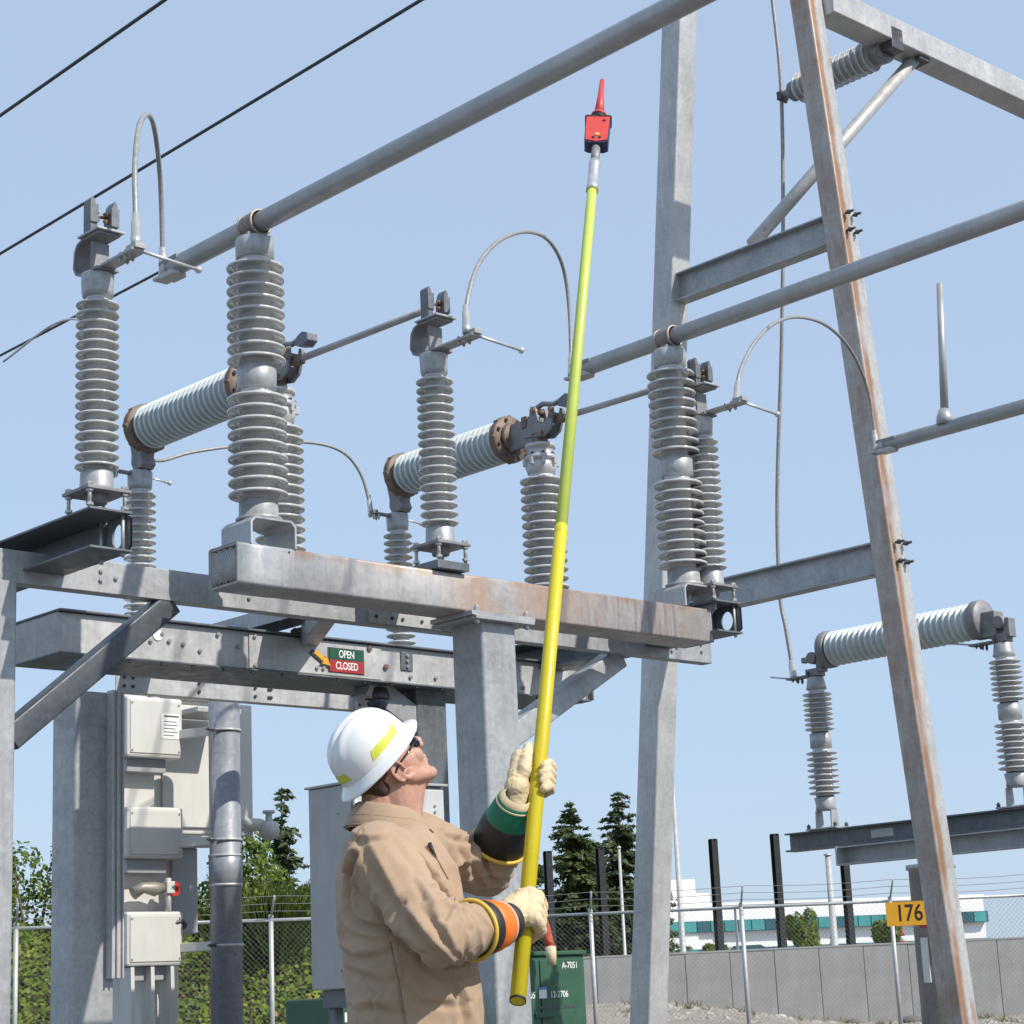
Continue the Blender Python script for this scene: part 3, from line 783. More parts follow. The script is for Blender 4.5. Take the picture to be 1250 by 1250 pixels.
for z, nm in ((7.42, 'cross_beam'), (4.47, 'cross_beam')):
    a, b = uat(z)
    MB().prism(ipoly(.27,.15,.012,.016), mv(a-.02, 0, z) @ AXU, b-a+.04).build(nm, M['galv'], tw, .002)
    for sy in (-.05,.05):
        for dz in (-.07,.09):
            MB().cyl((b+.2, sy, z+dz), (b+.285, sy, z+dz), .012, 6).cyl((b+.222, sy, z+dz), (b+.242, sy, z+dz), .022, 6, smooth=False).build('bolt', M['bolt'], tw)
MB().prism(rrect(.26,.24,.015), mv(1.17, .13, 9.62) @ AXV, 7.5).build('girder', M['galv_light'], tw)
MB().tube([(.27,.0,7.58),(1.17,1.5,9.5)], .062, 14).build('diagonal_brace', M['galv_light'], tw)
MB().cbox((1.17,1.53,9.48),(.2,.16,.04)).build('gusset', M['bolt'], tw, .003)

sp = gthing('strut_insulator', 'short grey insulator lying under the girder behind the leaning leg', 'insulator', -1.33, 6.57, 9.47)
back = Matrix(((0,0,-1,0),(0,1,0,0),(1,0,0,0),(0,0,0,1)))
MB().lathe(shed_profile(.16, 1.06, 13, .095, .152), back, 32, cap=False).build('porcelain_sheds', M['porcelain'], sp)
MB().lathe([(.12,.0),(.125,.03),(.115,.14),(.10,.15)], back, 24).build('base_cap', M['cast'], sp)
MB().lathe([(.10,1.07),(.10,1.12),(.05,1.17),(.045,1.22)], back, 24).build('end_cap', M['cast'], sp)
hexbolts(MB().cbox((-1.25,0,0),(.06,.10,.08)), [(-1.27,-.05,.03),(-1.27,.05,.03),(-1.27,-.05,-.03),(-1.27,.05,-.03)], 'y', .014, .03).build('cable_clamp', M['bolt'], sp)
MB().cbox((.06,0,.06),(.14,.18,.22)).build('mounting_block', M['bolt'], sp, .006)
cable('long cable hanging straight down left of the leaning leg', [W(-2.62,6.57,11.2), W(-2.604,6.57,10.51), W(-2.587,6.57,9.6), W(-2.68,6.57,8.38), W(-2.84,6.58,7.02), W(-3.05,6.6,5.6), W(-3.13,6.62,4.68), W(-3.09,6.62,4.3), W(-3.04,6.62,3.84)], .019, M['cable'], 'drop_cable', None)

# ================================================================== switch at far right
V3 = 6.62
ib = gthing('low_beam', 'low dark steel beam carrying the double insulator at right', 'beam', -3.23, V3, 2.42)
MB().prism(ipoly(.165,.16,.012,.014), mv(0,0,-.083) @ AXU, 4.0).build('wide_flange', M['galv_dark'], ib, .002)
MB().box((.92,-.008,-.115), (1.16,-.002,-.045)).build('tag_plate', M['galv_light'], ib)
lb = gthing('low_channel', 'stub of stained channel under the low beam at right', 'beam', -2.60, V3-.03, 2.17)
MB().prism(cpoly(.16,.12,.012), mv(0,0,-.003) @ AXU, 3.0).build('channel_section', M['galv'], lb, .002)
MB().box((-.006,-.13,-.086), (.012,.03,.08)).build('end_plate', M['galv_light'], lb, .002)
rc = gthing('tubular_column', 'round pale column behind the 176 sign at the right edge', 'column', -1.72, V3, 0)
MB().lathe([(.19,0),(.19,1.99),(.21,1.99),(.21,2.03),(.02,2.03)], n=28).build('tube', M['galv_light'], rc)
MB().box((-.03,-.20,1.05), (.04,-.192,1.42)).build('paper_notice', M['white'], rc)
MB().box((-.02,-.20,1.50), (.06,-.192,1.57)).build('red_label', M['red_paint'], rc)
ns = thing('number_sign', 'amber plate reading 176 on the right-hand column', 'sign', (2.88, 16.42, 1.60), radians(-3))
MB().box((-.01,-.0,-.095), (.46,.004,.095)).build('plate', M['yellow_sign'], ns, .001)
text_mesh(ns, '176', .185, Matrix(((1,0,0,.175),(0,0,-1,-.001),(0,1,0,0),(0,0,0,1))), M['inkblack'], 'number_lettering', sx=.8, bold=.002)
MB().cyl((.3,.004,0),(.34,.45,0),.012,8).build('bracket', M['bolt'], ns)
def double_insulator(lab, u_):
    t = gthing('double_insulator', lab, 'insulator', u_, V3, 2.422, 'double insulators on the low beam')
    for sx in (-1,1):
        P = [(-.055,0),(.055,0),(.045,.17),(-.045,.17)]
        MB().prism(P, Matrix(((0,0,1,sx*.085-.006),(1,0,0,0),(0,1,0,0),(0,0,0,1))), .012).build('foot_plate', M['galv'], t)
    f = MB().box((-.17,-.10,0),(.17,.10,.014)); f.build('foot_base', M['galv'], t, .002)
    hexbolts(MB(), [(sx*.15,sy*.08,.014) for sx in (-1,1) for sy in (-1,1)], 'z', .018, .03).build('bolt', M['bolt'], f and t)
    MB().lathe([(.085,.17),(.095,.18),(.088,.21),(.10,.28),(.095,.285)], n=24).build('base_collar', M['galv'], t)
    MB().lathe(shed_profile(.31, .72, 8, .08, .142), n=32, cap=False).build('porcelain_sheds', M['porcelain'], t)
    MB().lathe([(.085,.73),(.098,.735),(.098,.86),(.085,.865)], n=24).build('middle_collar', M['galv'], t)
    MB().lathe(shed_profile(.89, 1.25, 8, .075, .134), n=32, cap=False).build('porcelain_sheds', M['porcelain'], t)
    MB().lathe([(.08,1.26),(.095,1.27),(.088,1.30),(.075,1.37),(.07,1.38)], n=24).build('top_cap', M['galv'], t)
    h = MB(); h.cbox((0,0,1.42),(.14,.12,.07)); h.cbox((-.20,0,1.40),(.22,.10,.02)); h.cbox((.08,0,1.50),(.06,.10,.16)); h.cyl((.02,-.08,1.55),(.02,.08,1.55),.055,14); h.cbox((-.07,0,1.55),(.12,.06,.05))
    h.build('terminal_head', M['cast'], t, .006)
    hexbolts(MB(), [(-.24,-.03,1.41),(-.24,.03,1.41),(-.18,-.03,1.39),(-.18,.03,1.39),(-.03,-.07,1.43)], '-z', .013, .035).build('bolt', M['bolt'], t)
    MB().cyl((-.28,0,1.405),(-.50,-.03,1.45),.008,8).build('arcing_rod', M['alu_bright'], t)

double_insulator('small grey double insulator standing on the low beam at right', -2.79)
double_insulator('double insulator outside the right picture edge under the far interrupter end', -.78)
t = gthing('interrupter', 'white ribbed horizontal interrupter partly behind the leaning leg', 'interrupter', -2.62, V3, 4.03)
MB().lathe(shed_profile(.06, 1.6, 24, .122, .160), AXU, 36, cap=False).build('porcelain_tube', M['porcelain_g'], t)
MB().lathe([(.09,-.03),(.165,-.028),(.17,-.02),(.17,.045),(.16,.055)], AXU, 32).build('end_flange', M['cast'], t)
hexbolts(MB(), [(-.035,.14*cos(k*pi/3),.14*sin(k*pi/3)) for k in range(6)], 'x', .015, .012).build('bolt', M['bolt'], t)
MB().cbox((-.06,0,-.10),(.10,.12,.10)).build('elbow', M['cast'], t, .01)
MB().lathe([(.16,1.60),(.17,1.61),(.17,1.68),(.165,1.69),(.06,1.70)], AXU, 32).build('end_flange', M['cast'], t)
MB().cbox((1.76,0,-.06),(.14,.14,.22)).build('elbow', M['cast'], t, .01)

# ================================================================== beige switchgear, pole and cabinets
sw = gthing('switchgear', 'beige switchgear with three stacked boxes at the left edge', 'switchgear', -4.3, 0, 0)
def bx(name, a, b, mat='enamel', bev=.012, parent=sw): return MB().box(a, b).build(name, M[mat], parent, bev)
bx('rear_tank', (-1.2,.42,2.42), (-.26,1.60,3.46))
bx('rear_panel', (-.258,.74,2.47), (-.235,1.56,3.42), 'enamel', .006)
bx('upper_column', (-.6,.26,1.40), (-.10,.58,3.46))
bx('lower_column', (-.8,.56,.45), (-.12,.80,2.42))
for z0, z1 in ((2.945,3.40), (2.20,2.58), (1.425,1.815)):
    k = bx('box_housing', (-.1,.21,z0), (.10,.70,z1), 'enamel', .02)
    MB().box((.101,.235,z0+.03), (.108,.675,z1-.03)).build('front_cover', M['enamel'], k, .005)
    hexbolts(MB(), [(.108, y, z) for y in (.25,.66) for z in (z0+.05, z1-.05)], 'x', .008, .006).build('screw', M['bolt_zinc'], k)
    MB().box((-.08,.26,z0-.10), (.02,.60,z0-.001)).build('shadow_gap_panel', M['enamel_dk'], k, .004)  # darker panel stands in for the shade in the gap below each box
ledge = bx('shelf', (-.10,.62,2.30), (.05,1.05,2.38))
bx('hanging_panel', (-.30,.72,1.66), (-.08,.95,2.30), 'enamel_dk')
np_ = bx('nameplate', (.108,.50,3.09), (.112,.66,3.28), 'white', .001)
for k, w in enumerate((.13,.11,.12,.10,.12,.09)):
    MB().box((.1122,.525,3.255-k*.026-(.012 if k else 0)), (.1127,.525+w,3.255-k*.026+(.012 if k == 0 else .0)-(.006 if k else 0))).build('print_line', M['bolt'], np_)
g = MB().cyl((.02,.62,1.98), (.10,.62,1.98), .055, 20); g.build('red_valve_wheel', M['red_paint'], sw)
v = MB().tube([(.04,.30,1.95),(.05,.38,1.99),(.06,.47,1.98),(.06,.56,1.99)], [.05,.04,.055,.03], 14); v.build('valve_body', simple('aged_brass', (.30,.28,.24), .5, .3, .25), sw)
MB().tube([(.07,.585,2.06),(.07,.585,1.72)], .022, 12).build('valve_stem', M['galv_light'], sw)
MB().cbox((.08,.585,1.99),(.06,.07,.09)).build('valve_box', M['enamel'], sw, .006)
MB().tube(bez([(.06,.52,1.71),(.07,.58,1.70),(.10,.66,1.74),(.06,.74,1.72),(-.05,.76,1.68)], 20), .018, 8).build('hose', M['bolt'], sw)
for y0 in (.27,.44,.61):
    P = [(y0,.45),(y0+.03,.45),(y0+.03-.02,1.42),(y0-.02,1.42)]
    MB().prism(P, uface(-.06,0,0), .15).build('support_fin', M['enamel'], sw, .003)
bx('plinth', (-1.1,.2,0), (.06,1.3,.45), 'enamel_dk')
MB().tube([(-.3,1.45,2.52),(-.2,1.62,2.50),(-.15,1.66,2.46)], .05, 12).build('vent_pipe', M['enamel'], sw)
MB().lathe([(.03,0),(.07,.02),(.085,.07),(.07,.13),(.03,.15),(.025,.2),(.05,.21),(.05,.23)], mv(-.15,1.67,2.38), 18).build('vent_cap', M['galv_light'], sw)
MB().box((-.5,.66,3.46),(-.2,1.2,3.50)).build('lid_plate', M['enamel'], sw, .006)
MB().cbox((-.05,.55,3.44),(.05,.05,.16)).build('lifting_lug', M['enamel'], sw, .004)

pl = gthing('conduit_pole', 'round shaded steel pole with clamp bands in front of the switchgear', 'pole', -3.9, .87, 0)
MB().lathe([(.117,0),(.117,1.98),(.124,1.985),(.124,2.20),(.117,2.205),(.117,3.36),(.06,3.375)], n=32).build('tube', galv('shaded_pole_galvanised', (.29,.31,.34), .2), pl)  # darker, bluer base colour imitates the shadow falling on the pole
for z in (3.13,2.315,2.20,1.985,1.55):
    bd = MB().lathe([(.119,z-.010),(.128,z-.009),(.128,z+.009),(.119,z+.010)], n=32, cap=False).build('clamp_band', M['galv_light'], pl)
    if z in (3.13,2.315,1.55): hexbolts(MB(), [(.05,-.13,z)], 'y', .015, -.05).build('bolt', M['bolt'], bd)
for z in (3.13,2.315,1.55):
    MB().bar((-.34,-.20,z), (-.02,-.08,z), .05, .065).build('stand_off_arm', M['enamel'], pl, .004)
MB().box((-.6,-.10,3.30),(-.2,.30,3.34)).build('top_clip', M['galv_light'], pl, .004)
st = gthing('cable_tray', 'narrow ribbed steel tray beside the left edge column', 'tray', -2.95, -.645, 0)
MB().box((-.06,-.05,1.32),(.0,.045,3.20)).build('tray_back', M['galv_light'], st, .004)
for y in (-.05,-.012,.03): MB().box((0,y,1.32),(.018,y+.012,3.20)).build('tray_rib', M['galv_light'], st, .002)

cb = gthing('control_cabinet', 'tall grey control cabinet on a stand behind the worker', 'cabinet', 1.031, -1.55, 0)
MB().box((-.33,-.287,1.165),(.0,.287,2.115)).build('body', M['cabinet'], cb, .006)
d = MB().box((.001,-.27,1.19),(.022,.282,2.10)).build('door', M['cabinet_lit'], cb, .006)
for z in (1.30,1.66,2.0): MB().cyl((.025,-.276,z-.05),(.025,-.276,z+.05),.013,10).build('hinge', M['alu_bright'], d)
hexbolts(MB(), [(.022,.22,2.02),(.022,.22,1.99)], 'x', .008, .006).build('screw', M['bolt_zinc'], d)
MB().box((-.345,-.30,2.116),(.035,.30,2.128)).build('drip_cap', M['cabinet'], cb, .003)
MB().box((-.30,-.25,1.08),(-.03,.25,1.163)).build('skirt', M['galv_dark'], cb, .004)
for sx in (-.26,-.06):
    for sy in (-.2,.2): MB().box((sx-.025,sy-.025,0),(sx+.025,sy+.025,1.079)).build('leg', M['galv_dark'], cb, .003)
hexbolts(MB(), [(-.10,-.287,1.98),(-.10,-.287,1.25)], 'y', .007, -.006).build('screw', M['bolt_zinc'], cb)
gp = gthing('green_pedestal', 'small dark green pedestal cut by the bottom edge below the grey cabinet', 'pedestal', -.40, -.70, 0)
MB().box((-.25,-.3,.1),(.2,.45,1.13)).build('body', M['green'], gp, .01)
MB().box((-.27,-.32,0),(.22,.47,.1)).build('base', M['galv_dark'], gp, .01)
MB().box((.2005,-.24,1.0),(.202,-.17,1.05)).build('sticker', M['white'], gp)

tr = gthing('pad_transformer', 'dark green box transformer marked A-7051 right of the main column', 'transformer', -5.75, 5.77, 0)
MB().box((-1.1,-.72,.12),(0,.62,1.46)).build('tank', M['green'], tr, .012)
MB().box((.001,-.60,.16),(.02,-.01,1.42)).build('door', M['green'], tr, .005)
MB().box((.001,.003,.16),(.02,.58,1.42)).build('door', M['green'], tr, .005)
MB().box((-1.13,-.65,1.461),(.03,.63,1.50)).build('lid', M['green'], tr, .008)
MB().box((-1.3,-.8,0),(.3,.8,.12)).build('concrete_pad', simple('pad_concrete', (.4,.39,.37), .9, 0, .1, 8, bump=.2), tr, .01)
MB().box((.021,-.10,.88),(.045,.14,.93)).build('latch_bar', M['green'], tr, .006)
text_mesh(tr, 'A-7051', .085, uface(.0225, .40, 1.36), M['white'], 'unit_lettering', sx=.85, bold=.001)
text_mesh(tr, '12-2705', .085, uface(.0225, -.20, 1.09), M['white'], 'circuit_lettering', sx=.85, bold=.001)
text_mesh(tr, '12-2706', .085, uface(.0225, .24, 1.09), M['white'], 'circuit_lettering', sx=.85, bold=.001)
MB().box((.021,-.03,1.06),(.024,.07,1.14)).build('white_sticker', M['white'], tr)
MB().box((.021,-.03,1.141),(.024,.07,1.165)).build('blue_sticker', simple('sticker_blue', (.1,.25,.5), .5), tr)
for y in (-.20,-.03,.14,.31): MB().box((.021,y,.96),(.024,y+.13,.985)).build('small_plate', M['bolt'], tr)
cv = thing('orange_marker', 'orange netting sleeve with pale tip hanging over the green transformer', 'marker', W(-5.55, 5.68, 0))
MB().tube([(.0,0,2.0),(.01,0,1.8),(.035,0,1.6),(.05,0,1.52)], [.018,.028,.045,.05], 10).build('net_sleeve', simple('orange_net', (.45,.09,.05), .8, 0, .5, 40), cv)
MB().tube([(.05,0,1.53),(.055,-.02,1.45),(.06,-.02,1.36)], [.055,.05,.04], 8).build('pale_tip', simple('cream_plastic', (.62,.52,.34), .6, 0, .15, 20), cv)

# ================================================================== chain-link fences
M['fence'] = simple('fence_galvanised', (.48,.49,.48), .5, .3, .12, 10)
M['fence_wire'] = simple('fence_wire', (.20,.21,.20), .6, .2, .1, 10)
def fence(label, a, b, spacing, h, first, arm):
    a = Vector((*a, 0)); b = Vector((*b, 0)); d = b-a; L = d.length
    t = thing('chain_link_fence', label, 'fence', a, atan2(d.y, d.x), 'chain link fences of the yard')
    x = first; posts = []
    while x < L: posts.append(x); x += spacing
    pm = MB().cyl((0,0,0),(0,0,h+.03),.03,12); pm.sph((0,0,h+.04),.035,10,6)
    pmesh = pm.mesh('post'); pmesh.materials.append(M['fence'])
    am = MB(); am.tube([(0,0,h+.02),(0,-.26*arm,h+.28)],.014,8)
    ame = am.mesh('barb_arm'); ame.materials.append(M['fence'])
    for x in posts:
        o = bpy.data.objects.new('post', pmesh); COL.objects.link(o); o.parent = t; o.location = (x,0,0)
        q = bpy.data.objects.new('barb_arm', ame); COL.objects.link(q); q.parent = o
    MB().tube([(0,0,h),(L,0,h)],.021,10).build('top_rail', M['fence'], t)
    for k in range(3):
        f = (k+1)/3
        pts = [(L*i/40, -.26*arm*f, h+.02+.26*f-.03*sin(pi*((L*i/40-first) % spacing)/spacing)) for i in range(41)]
        MB().tube(pts,.004,5).build('barbed_wire', M['fence_wire'], t)
    mb = MB(); p = .066; hh = h-.02; z0 = .03
    k = -int(hh/p)-1
    while k*p < L:
        for s in (1,-1):
            x0 = k*p if s > 0 else k*p+hh
            xa, za, xb, zb = x0, z0, x0+s*hh, z0+hh
            if s > 0:
                if xa < 0: za -= xa; xa = 0
                if xb > L: zb -= (xb-L); xb = L
                ok = xb > xa
            else:
                if xa > L: za += (xa-L); xa = L
                if xb < 0: zb += xb; xb = 0
                ok = xa > xb
            if ok and zb > za: mb.tube([(xa,.004*s,za),(xb,.004*s,zb)],.0017,3,cap=False)
        k += 1
    o = mb.build('wire_mesh', M['fence_wire'], t); o['kind'] = 'stuff'
    return t
fence('chain link fence in front of the ivy bank at left', (-10.5,22.6), (-.3,25.9), 3.05, 2.13, 1.58+3.05-.0, 1)
fence('chain link fence in front of the concrete wall at right', (-.2,27.6), (9.5,28.2), 2.07, 2.13, 1.02, 1)

# ================================================================== concrete wall and posts behind it
cw = thing('concrete_wall', 'low pale concrete panel wall behind the right-hand fence', 'wall', (-6, 60, 0))
mc_, nt_, b_ = newmat('cast_concrete'); tt = NT(nt_)
cc = tt.mix(tt.ramp(tt.noise(1.2, 6, .65), [(.3, 0.0), (.7, 1.0)]), (.27,.27,.265), (.36,.36,.35))
cc = tt.mix(tt.math('MULTIPLY', tt.ramp(tt.noise(4, 5, .6, (3,3,.4)), [(.5, 0.0), (.8, 1.0)]), .35), cc, (.19,.19,.185))
tt.l(cc, b_.inputs['Base Color']); b_.inputs['Roughness'].default_value = .9; tt.bump(b_, tt.noise(25, 5), .2, .01)
pw = 1.31
pmesh = MB().box((.008,0,-1.2),(pw-.008,.25,2.05)).mesh('panel'); pmesh.materials.append(mc_)
for k in range(22):
    o = bpy.data.objects.new('panel', pmesh); COL.objects.link(o); o.parent = cw
    o.location = (k*pw, random.uniform(-.012,.012), 0)
    b = o.modifiers.new('bevel', 'BEVEL'); b.width = .012; b.segments = 2
MB().box((0,-.02,2.052),(22*pw,.28,2.11)).build('coping', mc_, cw, .01)
MB().box((0,.06,-1),(22*pw,.2,2.04)).build('joint_filler', simple('joint_dark', (.22,.22,.215), .9), cw)
M['blackpile'] = simple('black_steel_pile', (.018,.02,.022), .6, .2, .3, 8)
for x, zt, r, w, lab in ((.61,5.34,.11,0,'black post in front of the dark conifers, behind the yellow pole'), (2.22,5.36,.115,0,'black post in front of the conifers, beside a thin white pole'), (5.71,5.48,.115,0,'black post standing behind the wall, nearest to the A-frame base'), (7.61,5.55,.115,0,'black post in the middle of the wall, taller than its neighbours'), (9.70,5.4,.115,0,'black post rising behind the low beam at right')):
    t = thing('steel_post', lab, 'post', (x, 62, 0), 0, 'black posts behind the wall')
    s = MB().prism(ipoly(.21,.21,.03,.03), mv(0,0,1.9) @ Matrix.Rotation(.5,4,'Z'), zt-1.9); s.build('section', M['blackpile'], t)
    MB().box((-.12,-.12,zt),(.12,.12,zt+.02)).build('cap', M['blackpile'], t)
for x, zt, r0, r1, lab in ((2.86,5.41,.055,.045,'thin white pole between the black post and the A-frame leg'), (4.66,9.9,.10,.03,'tall tapering grey light pole just right of the A-frame left leg'), (9.35,4.9,.115,.09,'pale round pole under the low beam at right'), (6.35,3.4,.045,.04,'short thin pole with a white lamp head behind the wall')):
    t = thing('light_pole', lab, 'pole', (x, 63, 1.9), 0)
    MB().lathe([(r0*1.5,0),(r0*1.5,.06),(r0,.08),(r1,zt-1.9)], n=14).build('shaft', M['fence'], t)
    MB().lathe([(r1*1.4,0),(r1*1.5,.03),(r1*.6,.08)], mv(0,0,zt-1.9), 12).build('finial', M['fence'] if zt > 4 else M['white'], t)
ug = MB().box((-40,60.3,-.5),(70,230,1.93)).build('upper_ground', simple('upper_lot', (.30,.28,.25), .95, 0, .15, .6)); tag(ug, kind='structure')

# ================================================================== office building far behind
bd = thing('office_building', 'long white stepped office building with teal window bands', 'building', (9.9, 140, 1.93), radians(16))
M['stucco'] = simple('white_stucco', (.86,.85,.83), .8, 0, .03, .6)
M['glass'] = simple('teal_glass', (.05,.30,.30), .12, .2, .3, .35, spec=.8)
M['glass2'] = simple('dark_teal_glass', (.02,.10,.13), .12, .2, .3, .35, spec=.8)
def bb(name, a, b, mat='stucco', p=bd): return MB().box(a, b).build(name, M[mat], p)
bb('wall', (-4,.6,0),(24,14,4.6)); bb('parapet', (2.7,.55,4.62),(24.1,1.2,4.78))
bb('stair_tower', (-4.0,.2,0),(1.75,9,6.45)); bb('upper_block', (1.76,.4,0),(2.85,9,5.5))
for z0, z1, nm in ((2.80,3.58,'window_band'), (1.25,1.68,'window_band')):
    fr = bb(nm, (-3.5,.05,z0),(24,.58,z1), 'glass2')
    for k in range(27):
        x = -3.4+k*1.01
        bb('pane', (x,-.02,z0+.04),(x+.93,.045,z1-.04), 'glass' if (k*7) % 5 else 'glass2', fr)
def leaf_mat(name, dark, light, scale=1.2):
    m, nt, b = newmat(name); t = NT(nt)
    g = t.n('ShaderNodeNewGeometry'); rr = g.outputs['Random Per Island']
    c = t.mix(rr, dark, light)
    c = t.mix(t.ramp(t.noise(scale, 3), [(.35, 0.0), (.65, 1.0)]), t.mix(.6, c, dark), c)
    t.l(c, b.inputs['Base Color']); b.inputs['Roughness'].default_value = .55; b.inputs['Specular IOR Level'].default_value = .3
    tr_ = t.n('ShaderNodeBsdfTranslucent'); t.l(c, tr_.inputs[0])
    mx = t.n('ShaderNodeMixShader'); mx.inputs[0].default_value = .38
    t.l(b.outputs[0], mx.inputs[1]); t.l(tr_.outputs[0], mx.inputs[2]); t.l(mx.outputs[0], nt.nodes['Material Output'].inputs[0])
    return m
M['bark'] = simple('bark', (.11,.085,.06), .9, 0, .3, 20, bump=.4)
M['fir'] = leaf_mat('fir_needles', (.045,.075,.028), (.20,.24,.10))
M['fir2'] = leaf_mat('blue_fir_needles', (.05,.08,.038), (.21,.25,.12))
M['ivy'] = leaf_mat('ivy_leaves', (.08,.15,.016), (.38,.42,.06), .9)
M['shrub'] = leaf_mat('shrub_leaves', (.055,.11,.016), (.30,.36,.065), .8)
M['broom'] = leaf_mat('broom_stems', (.045,.085,.015), (.14,.19,.05), .8)
M['lime_leaf'] = leaf_mat('lime_leaves', (.10,.15,.02), (.25,.30,.06), .8)
def rnd(a, b): return random.uniform(a, b)
def leafquad(mb, p, s, n=None, asp=.6):
    n = Vector(n) if n is not None else Vector((rnd(-1,1), rnd(-1,1), rnd(-.2,1)))
    n += Vector((rnd(-.7,.7), rnd(-.7,.7), rnd(-.7,.7)))
    if n.length < 1e-3: n = Vector((0,0,1))
    n.normalize(); a = n.orthogonal().normalized(); a.rotate(Matrix.Rotation(rnd(0,6.28),3,n)); b = n.cross(a)
    mb.add([p-a*s*.5, p+b*s*asp*.5, p+a*s*.5, p-b*s*asp*.5], [(0,1,2,3)])
def conifer(label, x, y, z0, h, w, dens, mat, sparse=0.0, group=None, droop=.25):
    t = thing('conifer_tree', label, 'tree', (x, y, z0), 0, group)
    MB().lathe([(w*.05,0),(w*.035,h*.4),(w*.012,h*.95),(.005,h)], n=9).build('trunk', M['bark'], t)
    mb = MB(); z = h*.06
    while z < h*.985:
        f = 1-z/h
        rad = w*(.10+.9*f**.85)*rnd(.75,1.15)
        nb_ = 4 if f < .15 else random.choice((6,7,8))
        for k in range(nb_):
            if random.random() < sparse: continue
            a = rnd(0,6.28); L = rad*rnd(.6,1.12)
            d = Vector((cos(a), sin(a), 0)); up = rnd(.05,.35) if f < .35 else rnd(-.12,.2)
            n = max(4, int(L*dens))
            for i in range(n):
                q = (i+rnd(0,1))/n
                p = d*L*q + Vector((0,0,z+L*(up*q-droop*q*q)))
                sw_ = .16*L*(1-.55*q)+.03
                for _ in range(3):
                    o = p + Vector((rnd(-1,1)*sw_, rnd(-1,1)*sw_, rnd(-.6,.3)*sw_))
                    leafquad(mb, o, rnd(.12,.26)*(.6+.5*min(1,h/7)), (d.x*.4, d.y*.4, .9), .45)
        z += h*rnd(.012,.022)*(1 if f > .2 else 1.3)
    mb.build('crown', mat, t)
    return t
G = 'conifers behind the wall'
conifer('dark pointed conifer with slim tip behind the yellow pole', 1.42, 64, .5, 6.6, 2.3, 24, M['fir'], 0, G)
conifer('conifer with a sparse layered tip left of the A-frame leg', 3.05, 66, .5, 7.0, 2.1, 22, M['fir2'], .12, G)
conifer('lower dark conifer partly hidden by the main column', -.35, 66, .5, 6.0, 2.4, 22, M['fir'], 0, G)
conifer('broad dark conifer filling the gap behind the two pointed ones', 2.3, 70, .5, 5.8, 2.6, 22, M['fir'], 0, G)
conifer('small conifer right behind the A-frame left leg', 4.2, 69, .5, 5.0, 1.6, 22, M['fir2'], .05, G)
conifer('lone sparse young conifer above the shrubs left of the cabinet', -4.62, 38, .3, 4.85, 1.15, 15, M['fir2'], .45)
def blob_bush(name, label, c, rx, ry, rz, n, mat, s=(.07,.13), cat='shrub', stem=True, group=None, lobes=9):
    t = thing(name, label, cat, (c[0], c[1], c[2]), 0, group)
    mb = MB(); L = [(Vector((rnd(-.7,.7)*rx, rnd(-.7,.7)*ry, rnd(.25,.85)*rz)), rnd(.28,.5)) for _ in range(lobes)]
    for _ in range(n):
        q, r = random.choice(L)
        d = Vector((rnd(-1,1), rnd(-1,1), rnd(-1,1)))
        if d.length > 1: d.normalize()
        d = d.normalized()*(d.length**.4)
        p = q + Vector((d.x*r*rx, d.y*r*ry, d.z*r*rz))
        if p.z < 0: p.z = rnd(0,.2)
        leafquad(mb, p, rnd(*s), d)
    mb.build('crown', mat, t)
    for k in range(5):
        a = rnd(0,6.28); MB().tube([(0,0,0),(cos(a)*rx*.2, sin(a)*ry*.2, rz*.35),(cos(a)*rx*.5, sin(a)*ry*.5, rz*.75)],[.04,.03,.012],6).build('stem', M['bark'], t)
    return t
S_ = 'shrubs above the ivy bank'
blob_bush('shrub', 'rounded green shrub behind the shaded pole', (-5.0,30.5,1.6), 1.2, .8, 1.75, 7500, M['shrub'], (.06,.12), group=S_)
blob_bush('shrub', 'dense green shrub under the lone young conifer', (-4.15,31.6,1.5), 1.1, .8, 1.45, 7500, M['shrub'], (.06,.12), group=S_)
blob_bush('shrub', 'leafy shrub touching the edge of the grey cabinet', (-3.25,31,1.5), 1.0, .8, 1.25, 6500, M['shrub'], (.06,.12), group=S_)
blob_bush('shrub', 'green shrub outside the left edge behind the switchgear', (-7.6,31,1.5), 1.6, 1.0, 2.3, 9000, M['shrub'], group=S_)
bt = thing('broom_bush', 'wispy upright green bush just left of the grey cabinet', 'shrub', (-3.72,29.4,1.7))
mb = MB()
for _ in range(420):
    a = rnd(0,6.28); r = abs(random.gauss(0,.3)); h = rnd(.5,1.0); b0 = Vector((cos(a)*r*.7, sin(a)*r*.4, rnd(0,.3)))
    tp = b0 + Vector((cos(a)*r*1.3+rnd(-.15,.15), sin(a)*r*.8, h))
    mb.tube([b0, (b0+tp)/2+Vector((rnd(-.05,.05),0,0)), tp], [.012,.010,.004], 3, cap=False)
mb.build('crown', M['broom'], bt)
blob_bush('shrub', 'small yellow-green tree in front of the white building', (10.0,76,1.95), .7, .7, 1.5, 2600, M['lime_leaf'], (.12,.24), 'tree', lobes=7)
blob_bush('shrub', 'dark bush behind the wall near the low beam', (13.6,78,1.95), .8, .7, 1.15, 2200, M['shrub'], (.12,.24), lobes=7)
blob_bush('shrub', 'low bush behind the wall beside the A-frame leg', (6.5,74,1.9), .6, .5, .6, 1500, M['shrub'], (.12,.22), lobes=6)
